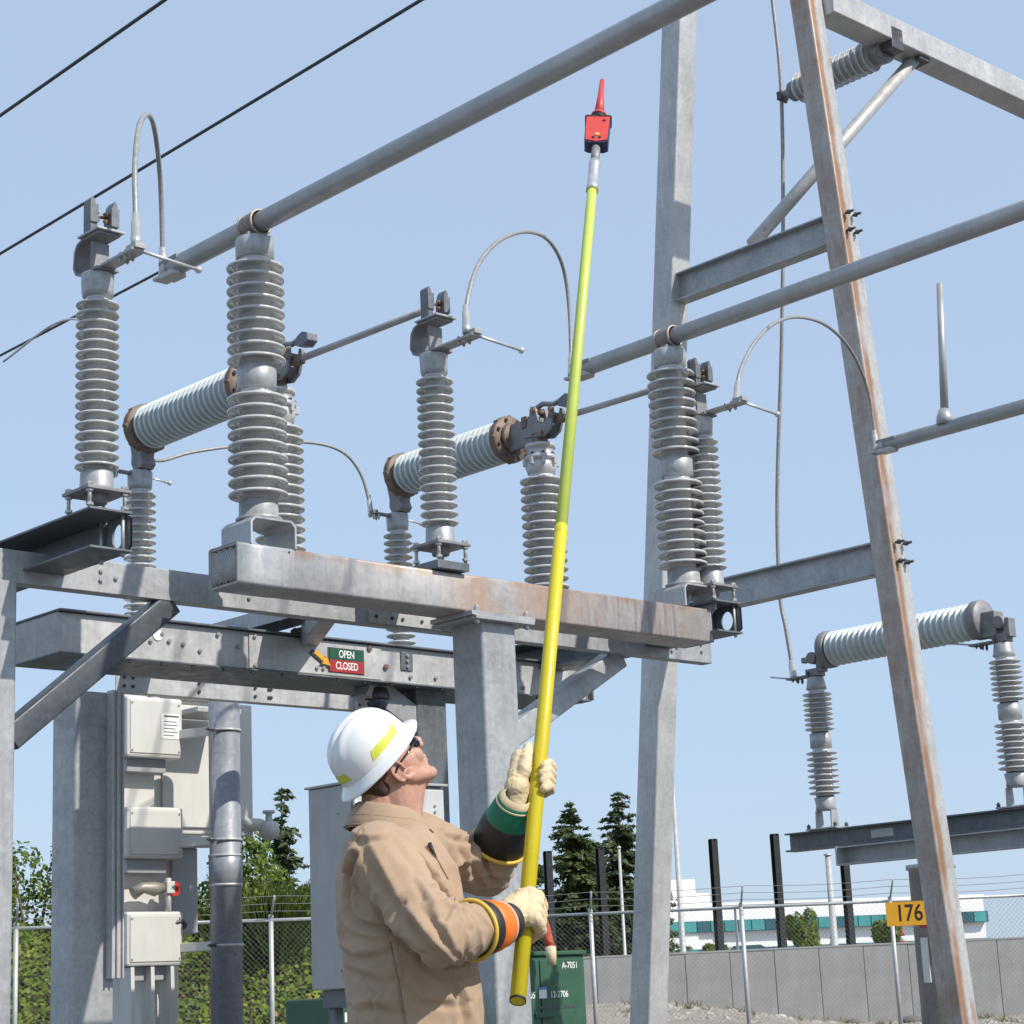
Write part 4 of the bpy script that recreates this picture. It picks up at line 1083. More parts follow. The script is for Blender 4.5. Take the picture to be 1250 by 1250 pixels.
# ivy bank
bk = MB(); xs = [-13+k*.4 for k in range(36)]; ys = [26.0+k*.45 for k in range(18)]
def bank_z(x, y):
    f = min(1, max(0, (y-25.9-(x+13)*.09)/4.2)); f = f*f*(3-2*f)
    return f*(2.15+.25*noise.noise(Vector((x*.5, y*.5, 1))))*min(1, max(0, (1.0-x)/2.0)) + .12*noise.noise(Vector((x*1.1, y*1.1, 5)))
vs = [(x, y, bank_z(x, y)) for y in ys for x in xs]; n = len(xs)
bk.add(vs, [(j*n+i, j*n+i+1, (j+1)*n+i+1, (j+1)*n+i) for j in range(len(ys)-1) for i in range(n-1)], True)
o = bk.build('earth_bank', simple('bank_soil', (.06,.05,.03), .95, 0, .3, 3)); tag(o, kind='structure')
mb = MB()
for _ in range(46000):
    x = rnd(-10.5,.6); y = 26.0+7*random.random()**1.4
    if y-25.9-(x+13)*.09 < .1: y += 1.0
    z = bank_z(x, y)
    if z < .1 and random.random() < .5: continue
    leafquad(mb, Vector((x, y, z+abs(random.gauss(.06,.09)))), rnd(.06,.13), (0,-.6,.8), .75)
o = mb.build('ivy_cover', M['ivy']); tag(o, 'thick green ivy covering the bank behind the left fence', 'ivy', kind='stuff')
mb = MB()
fl = simple('faded_bramble_leaves', (.30,.13,.05), .7, 0, .4, 8)
for cx, cy in ((-3.6,28.2),(-5.3,28.0),(-4.6,29.2),(-2.9,28.6),(-6.3,27.6)):
    for _ in range(14):
        x, y = cx+random.gauss(0,.28), cy+random.gauss(0,.2)
        leafquad(mb, Vector((x, y, bank_z(x, y)+rnd(.1,.25))), rnd(.06,.12), (0,-.6,.8), .7)
o = mb.build('bramble_cover', fl); tag(o, 'scattered orange bramble leaves among the ivy', 'bramble', kind='stuff')

# parked vehicle, cones beyond the wall
vh = thing('parked_car', 'dark car roof showing above the wall behind the fence', 'car', (12.6,120,1.93), .1)
P = [(-1.9,.35),(-1.9,.85),(-1.5,.95),(-.9,1.4),(.7,1.42),(1.4,.98),(1.95,.88),(2.0,.35)]
MB().prism(P, Matrix(((1,0,0,0),(0,0,1,-.8),(0,1,0,0),(0,0,0,1))), 1.6).build('body', simple('car_paint', (.04,.05,.07), .25, .2, .1, coat=.6), vh, .06, 3)
MB().prism([(-1.3,1.0),(-.85,1.33),(.6,1.35),(1.15,1.0)], Matrix(((1,0,0,0),(0,0,1,-.815),(0,1,0,0),(0,0,0,1))), .012).build('side_window', M['glass2'], vh)
for x in (-1.2,1.25): MB().cyl((x,-.82,.33),(x,-.6,.33),.33,20).build('wheel', M['bolt'], vh)
for x, y, s, lab in ((10.6,72,1.0,'orange and white traffic cone below the small yellow-green tree'), (13.1,72,1.0,'orange traffic cone left of the dark bush behind the wall'), (15.2,73,1.1,'orange traffic cone right of the dark bush near the sign')):
    t = thing('traffic_cone', lab, 'cone', (x,y,1.93), 0, 'cones beyond the wall')
    MB().lathe([(.16*s,.03),(.12*s,.3*s),(.10*s,.42*s)], n=16).build('lower_cone', M['red_paint'], t)
    MB().lathe([(.102*s,.42*s),(.07*s,.6*s)], n=16).build('reflective_band', M['white'], t)
    MB().lathe([(.072*s,.6*s),(.035*s,.82*s)], n=16).build('cone_tip', M['red_paint'], t)
    MB().box((-.2*s,-.2*s,0),(.2*s,.2*s,.03)).build('foot', M['bolt'], t)
for k, (x, y, r) in enumerate(((8.9,57.5,.16),(10.4,57,.22),(9.4,56.2,.10),(6.9,57.8,.12))):
    m_ = MB(); m_.ell(mv(0,0,r*.3) @ Matrix.Diagonal((r*1.5,r,r*.6,1)), 12, 8)
    m_.v = [tuple(Vector(q)*(1+.25*noise.noise(Vector(q)*6+Vector((k,0,0))))) for q in m_.v]
    o = m_.build('loose_rock', simple('rock', (.14,.13,.12) if k < 3 else (.5,.49,.46), .9, 0, .2, 9)); o.location = (x, y, ground_z(x, y))
    tag(o, ['dark stone on the dirt left of the third fence post', 'larger dark rubble lump near the right fence post', 'small stone lying in front of the wall', 'pale stone at the foot of the wall'][k], 'stone', 'stones by the wall')

gr = MB()
for _ in range(2600):
    x = rnd(1.5,15); y = rnd(46,59.8); s = rnd(.02,.06)*(1 if random.random() < .93 else 2.4)
    z = ground_z(x, y); R_ = Matrix.Rotation(rnd(0,6.28),3,'Z')
    P8 = [R_ @ Vector((sx*s*rnd(.6,1.2), sy*s*rnd(.6,1.1), 0)) + Vector((x,y,z-.01)) for sx, sy in ((-1,-1),(1,-1),(1,1),(-1,1))]
    tp_ = Vector((x+rnd(-.3,.3)*s, y+rnd(-.3,.3)*s, z+s*rnd(.4,.9)))
    gr.add(P8+[tp_], [(0,1,4),(1,2,4),(2,3,4),(3,0,4)])
o = gr.build('gravel', simple('loose_gravel', (.33,.30,.26), .95, 0, .4, .8)); tag(o, 'loose gravel on the dirt in front of the wall', 'gravel', kind='stuff')
wd = MB()
for _ in range(46):
    x = rnd(2,14); y = rnd(50,59.5); z = ground_z(x, y)
    for k in range(9):
        a_ = rnd(0,6.28); h_ = rnd(.05,.24); bx_ = Vector((x+rnd(-.1,.1), y+rnd(-.1,.1), z))
        wd.add([bx_, bx_+Vector((.03,0,0)), bx_+Vector((cos(a_)*.15, sin(a_)*.15, h_))], [(0,1,2)])
o = wd.build('weeds', leaf_mat('dry_weeds', (.16,.15,.06), (.34,.30,.16))); tag(o, 'dry weeds scattered along the foot of the wall', 'weeds', kind='stuff')

# ================================================================== the worker
def V3d(*a): return Vector(a)
def tap(mb, p, q, r0, r1, n=16):
    """capsule with different end radii"""
    p = Vector(p); q = Vector(q); d = q-p
    m = Matrix.Translation(p) @ d.to_track_quat('Z', 'Y').to_matrix().to_4x4(); L = d.length
    prof = [(max(.0005, r0*cos(t)), r0*sin(t)) for t in [radians(-90+18*k) for k in range(5)]] + [(r0,0),(r0+(r1-r0)*.5,L*.5),(r1,L)] + [(max(.0005, r1*cos(t)), L+r1*sin(t)) for t in [radians(18*k) for k in range(1,6)]]
    return mb.lathe(prof, m, n)
def chain(mb, pts, rs, n=16):
    for i in range(len(pts)-1): tap(mb, pts[i], pts[i+1], rs[i], rs[i+1], n)
    return mb
def fuse(mb, voxel, smooth_it=6, fac=.5):
    """one continuous surface from overlapping closed pieces"""
    o = bpy.data.objects.new('tmp', mb.mesh('tmp'))
    r = o.modifiers.new('r', 'REMESH'); r.mode = 'VOXEL'; r.voxel_size = voxel; r.use_smooth_shade = True
    s = o.modifiers.new('s', 'SMOOTH'); s.iterations = smooth_it; s.factor = fac
    me = evaluated_mesh(o)
    old = o.data; bpy.data.objects.remove(o); bpy.data.meshes.remove(old)
    for p in me.polygons: p.use_smooth = True
    return me
def link(name, me, mat, parent):
    me.materials.clear(); me.materials.append(mat)
    o = bpy.data.objects.new(name, me); COL.objects.link(o); o.parent = parent
    return o
def basis(o, x, y, z): return Matrix(((x.x,y.x,z.x,o.x),(x.y,y.y,z.y,o.y),(x.z,y.z,z.z,o.z),(0,0,0,1)))

# --- cloth, skin
def cloth_mat():
    m, nt, b = newmat('tan_cotton'); t = NT(nt)
    c = t.mix(t.ramp(t.noise(5, 5, .6), [(.3, 0.0), (.7, 1.0)]), (.385,.27,.18), (.455,.325,.22))
    c = t.mix(t.math('MULTIPLY', t.ramp(t.noise(2.2, 4), [(.5, 0.0), (.75, 1.0)]), .25), c, (.36,.245,.165))
    t.l(c, b.inputs['Base Color']); b.inputs['Roughness'].default_value = .85; b.inputs['Specular IOR Level'].default_value = .2
    b.inputs['Sheen Weight'].default_value = .15
    w = t.n('ShaderNodeTexWave'); w.bands_direction = 'DIAGONAL'; t.l(t.tc, w.inputs['Vector']); w.inputs['Scale'].default_value = 350; w.inputs['Distortion'].default_value = 1.5
    n2 = t.noise(14, 6, .6, dist=1.2)
    t.bump(b, t.math('ADD', t.math('MULTIPLY', w.outputs['Fac'], .04), t.math('MULTIPLY', n2, .8)), .35, .012)
    return m
M['shirt'] = cloth_mat()
M['seam'] = simple('seam_thread', (.29,.195,.13), .9, 0, .1)
def skin_mat():
    m, nt, b = newmat('skin'); t = NT(nt)
    c = t.mix(t.ramp(t.noise(22, 5, .6), [(.35, 0.0), (.7, 1.0)]), (.47,.25,.18), (.56,.33,.24))
    c = t.mix(t.math('MULTIPLY', t.ramp(t.noise(60, 3), [(.55, 0.0), (.7, 1.0)]), .3), c, (.40,.18,.13))
    t.l(c, b.inputs['Base Color']); b.inputs['Roughness'].default_value = .5
    st_ = t.math('MULTIPLY', t.ramp(t.noise(230, 2), [(.45, 0.0), (.6, 1.0)]), t.ramp(t.noise(14, 3), [(.4, .2), (.6, .7)]))
    c = t.mix(t.math('MULTIPLY', st_, .45), c, (.20,.12,.09)); t.l(c, b.inputs['Base Color'])
    b.inputs['Subsurface Weight'].default_value = .12; b.inputs['Subsurface Radius'].default_value = (.01,.004,.002); b.inputs['Subsurface Scale'].default_value = .6
    t.bump(b, t.noise(220, 4), .12, .002)
    return m
M['skin'] = skin_mat()
M['hair'] = simple('short_brown_hair', (.06,.035,.02), .7, 0, .4, 120, bump=.5, bscale=300)
M['hat'] = simple('white_hat_plastic', (.80,.80,.79), .28, 0, .02, 6, coat=.3)
M['lime_tape'] = simple('lime_reflective_tape', (.62,.66,.06), .45, 0, .1, 60)
M['leather'] = simple('cream_leather', (.62,.50,.31), .7, 0, .14, 18, bump=.25, bscale=50)
M['rubber'] = simple('black_rubber', (.018,.016,.018), .55, 0, .2, 12, bump=.08)
M['rubber_y'] = simple('yellow_rubber', (.70,.46,.06), .5, 0, .08)
M['cuff_green'] = simple('green_rubber_cuff', (.0,.17,.105), .55, 0, .15, 14, bump=.15)
M['cuff_orange'] = simple('orange_rubber_cuff', (.80,.17,.01), .5, 0, .1, 10, bump=.05)
M['strap'] = simple('black_strap', (.02,.018,.018), .6, 0, .2)
M['lens'] = simple('dark_lens', (.01,.02,.04), .08, 0, .1, coat=.8)
M['trousers'] = simple('navy_trousers', (.03,.04,.07), .9, 0, .2, 10, bump=.2)
M['boot'] = simple('brown_boot', (.10,.055,.03), .6, 0, .25, 12, bump=.2)
M['liner'] = simple('pink_liner', (.72,.50,.46), .7, 0, .08)

man = thing('person', 'worker in white hard hat and tan shirt looking up while holding a yellow pole', 'person', (-.30, 4.98, 0))
MO = Vector((-.30, 4.98, 0))
FA = radians(18); BF = Vector((cos(FA), sin(FA), 0)); BL = Vector((-sin(FA), cos(FA), 0)); BU = Vector((0,0,1))
HA, HE = radians(29), radians(46)
HF = Vector((cos(HE)*cos(HA), cos(HE)*sin(HA), sin(HE))); HU = Vector((-sin(HE)*cos(HA), -sin(HE)*sin(HA), cos(HE))); HL = HU.cross(HF)
HC = Vector((-.338, 5.0, 1.657))
def hp(f, l, u): return HC + HF*f + HL*l + HU*u
def hm(f, l, u, sf, sl, su): return basis(hp(f,l,u), HF, HL, HU) @ Matrix.Diagonal((sf, sl, su, 1))
NB = Vector((-.335, 5.0, 1.50))

# --- head and neck: one continuous surface
hb = MB()
hb.ell(hm(-.004,0,.04,.093,.074,.080), 24, 16)                    # skull
hb.ell(hm(.03,0,-.005,.068,.062,.075), 20, 14)                     # face
hb.ell(hm(.045,0,-.055,.046,.045,.042), 18, 12)                    # jaw
hb.ell(hm(.078,0,-.082,.020,.024,.018), 14, 10)                    # chin
for s in (-1,1):
    tap(hb, hp(.01,s*.056,-.035), hp(.07,s*.026,-.078), .020, .015)   # jaw line
    hb.ell(hm(.066,s*.036,-.012,.024,.022,.026), 14, 10)            # cheek
    hb.ell(hm(.078,s*.030,.036,.014,.024,.010), 12, 8)             # brow
    hb.ell(hm(.108,s*.011,-.012,.011,.010,.009), 10, 8)             # nostril wing
tap(hb, hp(.088,0,.030), hp(.116,0,-.004), .009, .0115)            # nose bridge and tip
tap(hb, hp(.100,0,.012), hp(.100,0,-.012), .012, .012)
tap(hb, hp(.090,-.018,-.036), hp(.090,.018,-.036), .0075, .0075)   # upper lip
tap(hb, hp(.087,-.015,-.047), hp(.087,.015,-.047), .0080, .0080)   # lower lip
hb.ell(hm(.078,0,-.042,.018,.03,.018), 12, 8)
chain(hb, [hp(-.005,0,-.02), hp(-.028,0,-.075)*.65+NB*.35, NB+Vector((0,0,-.02))], [.064,.062,.074], 20)
tap(hb, hp(.03,0,-.055), NB+BF*.02, .040, .050)
tap(hb, hp(-.05,0,-.01), NB-BF*.02, .045, .060)
for s in (-1,1):                                                    # ears
    e = []
    for k in range(11):
        a = radians(-70+k*26)
        e.append(hp(-.012-.019*cos(a)*-1*.0-.016*cos(a), s*(.076+.006*sin(a*.5)), .002+.030*sin(a)))
    chain(hb, e, [.0048]*11, 8)
    hb.ell(hm(-.010,s*.073,.0,.013,.006,.024), 10, 8)
    hb.ell(hm(-.004,s*.075,-.027,.008,.005,.008), 8, 6)
head = link('body', fuse(hb, .0034, 4), M['skin'], man); head.matrix_world = Matrix()
def reparent(o): o.parent = man; o.matrix_parent_inverse = Matrix.Translation(-MO)
reparent(head)
def worn(name, me, mat, parent=None):
    o = link(name, me, mat, parent or man)
    if parent is None: o.matrix_parent_inverse = Matrix.Translation(-MO)
    return o
hr = MB(); hr.ell(hm(-.026,0,.045,.080,.0765,.062), 24, 16); hr.ell(hm(-.058,0,-.004,.034,.058,.042), 16, 10)
worn('hair', fuse(hr, .006, 3), M['hair'])
# --- safety glasses
gl = MB()
for s in (-1,1):
    gl.ell(hm(.088,s*.032,.012,.012,.029,.021), 16, 10)
    gl.tube([hp(.086,s*.058,.016), hp(.05,s*.078,.016), hp(.0,s*.081,.014), hp(-.02,s*.079,.006)], .003, 6)
gl.tube([hp(.098,-.01,.018), hp(.102,0,.020), hp(.098,.01,.018)], .004, 6)
worn('safety_glasses', gl.mesh('safety_glasses'), M['lens'])

# --- hard hat
BC = hp(-.004, 0, .058)                     # centre of the brim plane
HT = radians(1)
QF = (HF*cos(HT)+HU*sin(HT)); QU = (HU*cos(HT)-HF*sin(HT)); QL = QU.cross(QF)
hat_m = basis(BC + QF*.006, QF, QL, QU) @ Matrix.Diagonal((.91,.93,.92,1))
def hat_dome(n=56, rings=22):
    mb = MB(); vs = []
    for j in range(rings+1):
        t = j/rings*pi/2
        for k in range(n):
            a = 2*pi*k/n
            ex = .86
            ct, stt = cos(t)**ex, sin(t)**.95
            x, y, z = .121*ct*cos(a), .103*ct*sin(a), .118*stt
            # three ridges front to back
            yy = y/.103
            for c0, wd, amp in ((0,.15,.010),(.36,.09,.008),(-.36,.09,.008)):
                g = math.exp(-((yy-c0)/wd)**4)
                z += amp*g*min(1, max(0, (z-.035)/.03)); x *= 1+.03*g*min(1, max(0, (z-.03)/.03))*(1-z/.14)
            vs.append(Vector((x, y, z)))
    fs = []
    for j in range(rings):
        for k in range(n):
            k2 = (k+1) % n; fs.append((j*n+k, j*n+k2, (j+1)*n+k2, (j+1)*n+k))
    return mb, vs, fs
mb, vs, fs = hat_dome(); n = 56
prof = [(1.0,.0,0),(1.06,-.006,0),(1.17,-.012,0),(1.25,-.017,0),(1.27,-.020,0),(1.25,-.0225,0),(1.15,-.017,0),(1.0,-.007,0),(.965,.0,0)]
rv = []
for r, dz, _ in prof:
    for k in range(n):
        a = 2*pi*k/n
        fr = 1+.06*max(0, cos(a))**3 if r > 1.03 else 1
        rv.append(Vector((.121*(1+(r-1)*.92*fr)*cos(a), .103*(1+(r-1)*.95)*sin(a), dz + (.004*cos(2*a) if r > 1.1 else 0) - (.012*max(0,-cos(a))**2*(r-1)/.27 if r > 1 else 0))))
rf = []
for j in range(len(prof)-1):
    for k in range(n):
        k2 = (k+1) % n; rf.append((j*n+k, j*n+k2, (j+1)*n+k2, (j+1)*n+k))
mb.add([hat_m @ v for v in vs], fs, True); mb.add([hat_m @ v for v in rv], rf, True)
hat = worn('hard_hat', mb.mesh('hard_hat'), M['hat'])
def hat_patch(a0, a1, t0, t1, na=14, nt_=5, skew=0.0):
    p = MB(); vs = []
    for j in range(nt_+1):
        for k in range(na+1):
            t = t0+(t1-t0)*j/nt_; a = a0+(a1-a0)*k/na+skew*(j/nt_-.5)
            vs.append(hat_m @ Vector((.1222*cos(t)**.86*cos(a), .1042*cos(t)**.86*sin(a), .1192*sin(t)**.95)))
    p.add(vs, [(j*(na+1)+k, j*(na+1)+k+1, (j+1)*(na+1)+k+1, (j+1)*(na+1)+k) for j in range(nt_) for k in range(na)], True)
    return p.mesh('reflective_tape')
for a0, a1, sk in ((-112,-58,.12), (-196,-160,-.1), (58,112,-.12), (-20,20,0)):
    o = worn('reflective_tape', hat_patch(radians(a0), radians(a1), .10, .30, skew=sk), M['lime_tape'], hat)

# --- shirt: torso and both sleeves as one continuous surface
R_SH, R_EL, R_WR = Vector((-.362,4.815,1.440)), Vector((-.212,4.675,1.238)), Vector((-.085,4.855,1.264))
L_SH, L_EL, L_WR = Vector((-.275,5.17,1.490)), Vector((-.108,5.36,1.418)), Vector((-.040,5.20,1.556))
sections = [  # centre, half depth (forward), half width
    (Vector((-.285,4.985,.80)), .152, .195), (Vector((-.287,4.985,.95)), .158, .200), (Vector((-.290,4.985,1.08)), .157, .196),
    (Vector((-.303,4.985,1.20)), .153, .198), (Vector((-.318,4.985,1.31)), .150, .202), (Vector((-.330,4.988,1.41)), .140, .200),
    (Vector((-.338,4.99,1.468)), .112, .172), (Vector((-.338,4.995,1.505)), .086, .120), (Vector((-.337,5.0,1.525)), .070, .080)]
sm = MB(); vs = []; n = 40
for c, d, w in sections:
    for k in range(n):
        a = 2*pi*k/n; ca, sa = cos(a), sin(a)
        e = 2/2.5
        vs.append(c + BF*(d*math.copysign(abs(ca)**e, ca)) + BL*(w*math.copysign(abs(sa)**e, sa)))
fs = [(j*n+k, j*n+(k+1) % n, (j+1)*n+(k+1) % n, (j+1)*n+k) for j in range(len(sections)-1) for k in range(n)]
fs += [tuple(range(n))[::-1], tuple(range((len(sections)-1)*n, len(sections)*n))]
sm.add(vs, fs, True)
def mixp(a, b, t): return a*(1-t)+b*t
chain(sm, [mixp(R_SH, Vector((-.335,4.98,1.43)), .35), R_SH, mixp(R_SH,R_EL,.5), R_EL, mixp(R_EL,R_WR,.42), mixp(R_EL,R_WR,.72)], [.084,.080,.070,.064,.062,.062], 20)
chain(sm, [mixp(L_SH, Vector((-.335,4.98,1.43)), .3), L_SH, mixp(L_SH,L_EL,.5), L_EL, mixp(L_EL,L_WR,.35), mixp(L_EL,L_WR,.62)], [.082,.078,.070,.064,.062,.060], 20)
sme = fuse(sm, .0052, 10, .55)
def seg_t(p, a, b):
    d = b-a; t = max(0, min(1, (p-a).dot(d)/d.dot(d))); return t, (p-(a+d*t)).length
valleys = [([(-.407,1.435),(-.425,1.388),(-.436,1.347),(-.433,1.313),(-.414,1.286),(-.386,1.273),(-.355,1.268),(-.319,1.263)], .008, .016)]
FOLDS = [   # ridge polylines (x, z) on the side turned to the camera, width, height, far sleeve
    ([(-.373,1.470),(-.338,1.405),(-.298,1.339)], .020, .008, 0), ([(-.294,1.472),(-.249,1.418),(-.214,1.367)], .020, .007, 0),
    ([(-.214,1.371),(-.189,1.325),(-.193,1.310)], .012, .008, 0), ([(-.183,1.321),(-.175,1.294),(-.191,1.257)], .011, .008, 0),
    ([(-.235,1.313),(-.199,1.257),(-.174,1.211)], .013, .009, 0), ([(-.272,1.306),(-.228,1.236),(-.184,1.195)], .015, .009, 0),
    ([(-.353,1.341),(-.309,1.272),(-.256,1.221)], .018, .009, 0), ([(-.152,1.293),(-.136,1.251),(-.142,1.203)], .010, .007, 0),
    ([(-.330,1.380),(-.280,1.300),(-.235,1.250)], .014, .006, 0), ([(-.255,1.375),(-.225,1.320),(-.205,1.285)], .012, .006, 0),
    ([(-.462,1.246),(-.412,1.217),(-.351,1.222)], .016, .009, 0), ([(-.446,1.199),(-.386,1.174),(-.344,1.159)], .018, .009, 0),
    ([(-.425,1.098),(-.368,1.105),(-.322,1.090)], .018, .007, 0), ([(-.390,1.151),(-.354,1.118),(-.369,1.079)], .013, .007, 0),
    ([(-.245,1.190),(-.207,1.162),(-.152,1.173)], .014, .007, 0), ([(-.284,1.148),(-.256,1.109),(-.178,1.097)], .016, .007, 0),
    ([(-.186,1.154),(-.163,1.105),(-.152,1.039)], .013, .007, 0), ([(-.411,1.492),(-.373,1.477),(-.334,1.479)], .012, .005, 0),
    ([(-.327,1.255),(-.310,1.157),(-.300,1.057),(-.293,1.023)], .006, .004, 0), ([(-.440,1.30),(-.452,1.25),(-.448,1.19)], .012, .006, 0),
    ([(-.206,1.424),(-.180,1.436),(-.150,1.447)], .011, .008, 1), ([(-.122,1.500),(-.137,1.446),(-.120,1.395)], .012, .009, 1),
    ([(-.165,1.490),(-.154,1.447),(-.160,1.401)], .012, .008, 1), ([(-.093,1.474),(-.099,1.432),(-.087,1.410)], .009, .007, 1), ([(-.203,1.513),(-.165,1.502),(-.124,1.509)], .011, .006, 1)]
def fold_h(x, z, far):
    h = 0.0
    for pl_, w, dep, fr in FOLDS:
        if fr != far: continue
        best = 9; sgn_ = 1; tt0 = 0
        for i in range(len(pl_)-1):
            ax, az = pl_[i]; bx_, bz = pl_[i+1]; ex, ez = bx_-ax, bz-az; L2 = ex*ex+ez*ez
            t = max(0, min(1, ((x-ax)*ex+(z-az)*ez)/L2)); dx, dz = x-ax-ex*t, z-az-ez*t; q = math.hypot(dx, dz)
            if q < best: best = q; sgn_ = 1 if ex*dz-ez*dx > 0 else -1; tt0 = (i+t)/(len(pl_)-1)
        if best < w*3.2:
            env = math.sin(pi*min(.93, max(.07, tt0)))**.5
            s = best*sgn_/w
            h += 1.7*dep*env*(math.exp(-abs(s)*1.15) - .75*math.exp(-((s+1.15)/.55)**2))
    for pl_, w, dep in valleys:
        if far: break
        best = 9
        for i in range(len(pl_)-1):
            ax, az = pl_[i]; bx_, bz = pl_[i+1]; ex, ez = bx_-ax, bz-az
            t = max(0, min(1, ((x-ax)*ex+(z-az)*ez)/(ex*ex+ez*ez))); best = min(best, math.hypot(x-ax-ex*t, z-az-ez*t))
        if best < w*4: h += -dep*math.exp(-(best/w)**2) + dep*.5*math.exp(-((best-w*2)/w)**2)
    return h
PS = [v.co.copy() for v in sme.vertices]; NS = [v.normal.copy() for v in sme.vertices]; QS = []
for p, nrm in zip(PS, NS):
    d = 0.0
    q = Vector((p.x*5, p.y*5, p.z*2.2)); d += .003*noise.noise(q)
    q = Vector((p.x*9+p.z*7, p.y*9, p.z*4-p.x*4)); d += .0042*(1-abs(noise.noise(q))*2.2)**3
    q = Vector((p.x*21-p.z*12, p.y*21, p.z*13+p.x*8)); d += .0016*(1-abs(noise.noise(q))*2)**3
    for a, b, c in ((R_SH,R_EL,R_WR),(L_SH,L_EL,L_WR)):
        tt_, dist = seg_t(p, a, b); t2, dist2 = seg_t(p, b, c)
        if dist2 < .12 and t2 > 0:
            ph = t2*15+2.6*noise.noise(p*8)+p.z*14+p.x*6
            d += .0075*((1-abs(math.sin(ph)))**2-.3)*math.exp(-(t2-.25)**2*5)
        if dist < .12 and .05 < tt_ < 1 and dist2 > .07:
            ph = tt_*8+2.8*noise.noise(p*5)+(p.x-p.z)*9
            d += .0055*((1-abs(math.sin(ph)))**2-.3)*(.2+.8*tt_)
    if nrm.y < .3: d += fold_h(p.x, p.z, 1 if (p.y > 5.08 and p.x > -.22) else 0)*min(1, (.3-nrm.y)*4)
    QS.extend(p + nrm*d)
sme.vertices.foreach_set('co', QS)
sme.update()
shirt = worn('shirt', sme, M['shirt'])
sbv = BVHTree.FromPolygons([v.co.copy() for v in sme.vertices], [tuple(p.vertices) for p in sme.polygons])
def onshirt(x, z, off=.0015, y0=4.2, dirv=(0,1,0)):
    h = sbv.ray_cast(Vector((x, y0, z)), Vector(dirv))
    return (h[0]+h[1]*off) if h[0] is not None else None
def seam(name, pts, r=.0022, mat=None):
    P = []
    for i in range(len(pts)-1):
        for k in range(8):
            t = k/8; x = pts[i][0]*(1-t)+pts[i+1][0]*t; z = pts[i][1]*(1-t)+pts[i+1][1]*t
            q = onshirt(x, z)
            if q is not None and (not P or (q-P[-1]).length < .08): P.append(q)
    if len(P) > 2: return worn(name, MB().tube(P, r, 6).mesh(name), mat or M['seam'], None)
seam('side_seam', [(-.333,1.236),(-.322,1.19),(-.313,1.14),(-.300,1.045),(-.298,.95)], .0018)
seam('yoke_seam', [(-.402,1.468),(-.395,1.50),(-.37,1.53)], .0016)
seam('pocket_seam', [(-.245,1.455),(-.215,1.42),(-.19,1.37)], .0016)
pn = onshirt(-.235, 1.452)
if pn is not None:
    worn('pen_clip', MB().tube([pn+Vector((0,-.004,.012)), pn+Vector((.006,-.006,-.005)), pn+Vector((.024,-.008,-.05))], [.005,.0045,.003], 8).mesh('pen_clip'), M['strap'])
# collar
co = MB(); n = 36; vs = []
CC = Vector((-.338,5.0,1.532)); CT = (HU*.25+BU*.75).normalized()
rows = [(.074,.080,-.015),(.076,.080,.018),(.080,.084,.034),(.088,.091,.028),(.102,.104,.0),(.112,.114,-.024),(.108,.110,-.028)]
for r1, r2, h in rows:
    for k in range(n+1):
        a = radians(16)+(2*pi-radians(32))*k/n
        ca, sa = cos(a), sin(a)
        pnt = .016*max(0, ca)**6
        p = CC + BF*(ca*r1) + BL*(sa*r2) + BU*(h*(1-.25*max(0,ca)) - .030*max(0, ca)**2 + .018*max(0,-ca) - (pnt*1.6 if h < .03 else 0)) + BF*(pnt if h < .03 else 0)
        vs.append(p)
m_ = n+1
co.add(vs, [(j*m_+k, j*m_+k+1, (j+1)*m_+k+1, (j+1)*m_+k) for j in range(len(rows)-1) for k in range(n)], True)
cm = co.mesh('collar'); o = worn('collar', cm, M['shirt']); sol = o.modifiers.new('s', 'SOLIDIFY'); sol.thickness = .004; ss = o.modifiers.new('ss', 'SUBSURF'); ss.levels = 1; ss.render_levels = 1
worn('collar_edge', MB().tube([vs[5*m_+k]+(vs[5*m_+k]-CC).normalized()*.003 for k in range(m_)], .0022, 6).mesh('collar_edge'), M['seam'], o)
worn('collar_stitch', MB().tube([vs[4*m_+k]+(vs[4*m_+k]-CC).normalized()*.003 for k in range(m_)], .0010, 6).mesh('collar_stitch'), M['seam'], o)
for k, (f, l, z) in enumerate(((.085,-.085,1.500),(.098,-.02,1.512),(.108,-.02,1.475),(.128,-.01,1.43),(.142,-.005,1.36))):
    p0 = Vector((-.337,4.99,z)) + BF*.4 + BL*l
    h = sbv.ray_cast(p0, -BF)
    if h[0] is not None and k < 9:
        bm_ = MB().lathe([(.0065,0),(.0065,.003),(.004,.004)], Matrix.Translation(h[0]) @ h[1].to_track_quat('Z','Y').to_matrix().to_4x4(), 12)
        worn('button', bm_.mesh('button'), simple('brown_button', (.08,.045,.03), .4), None)
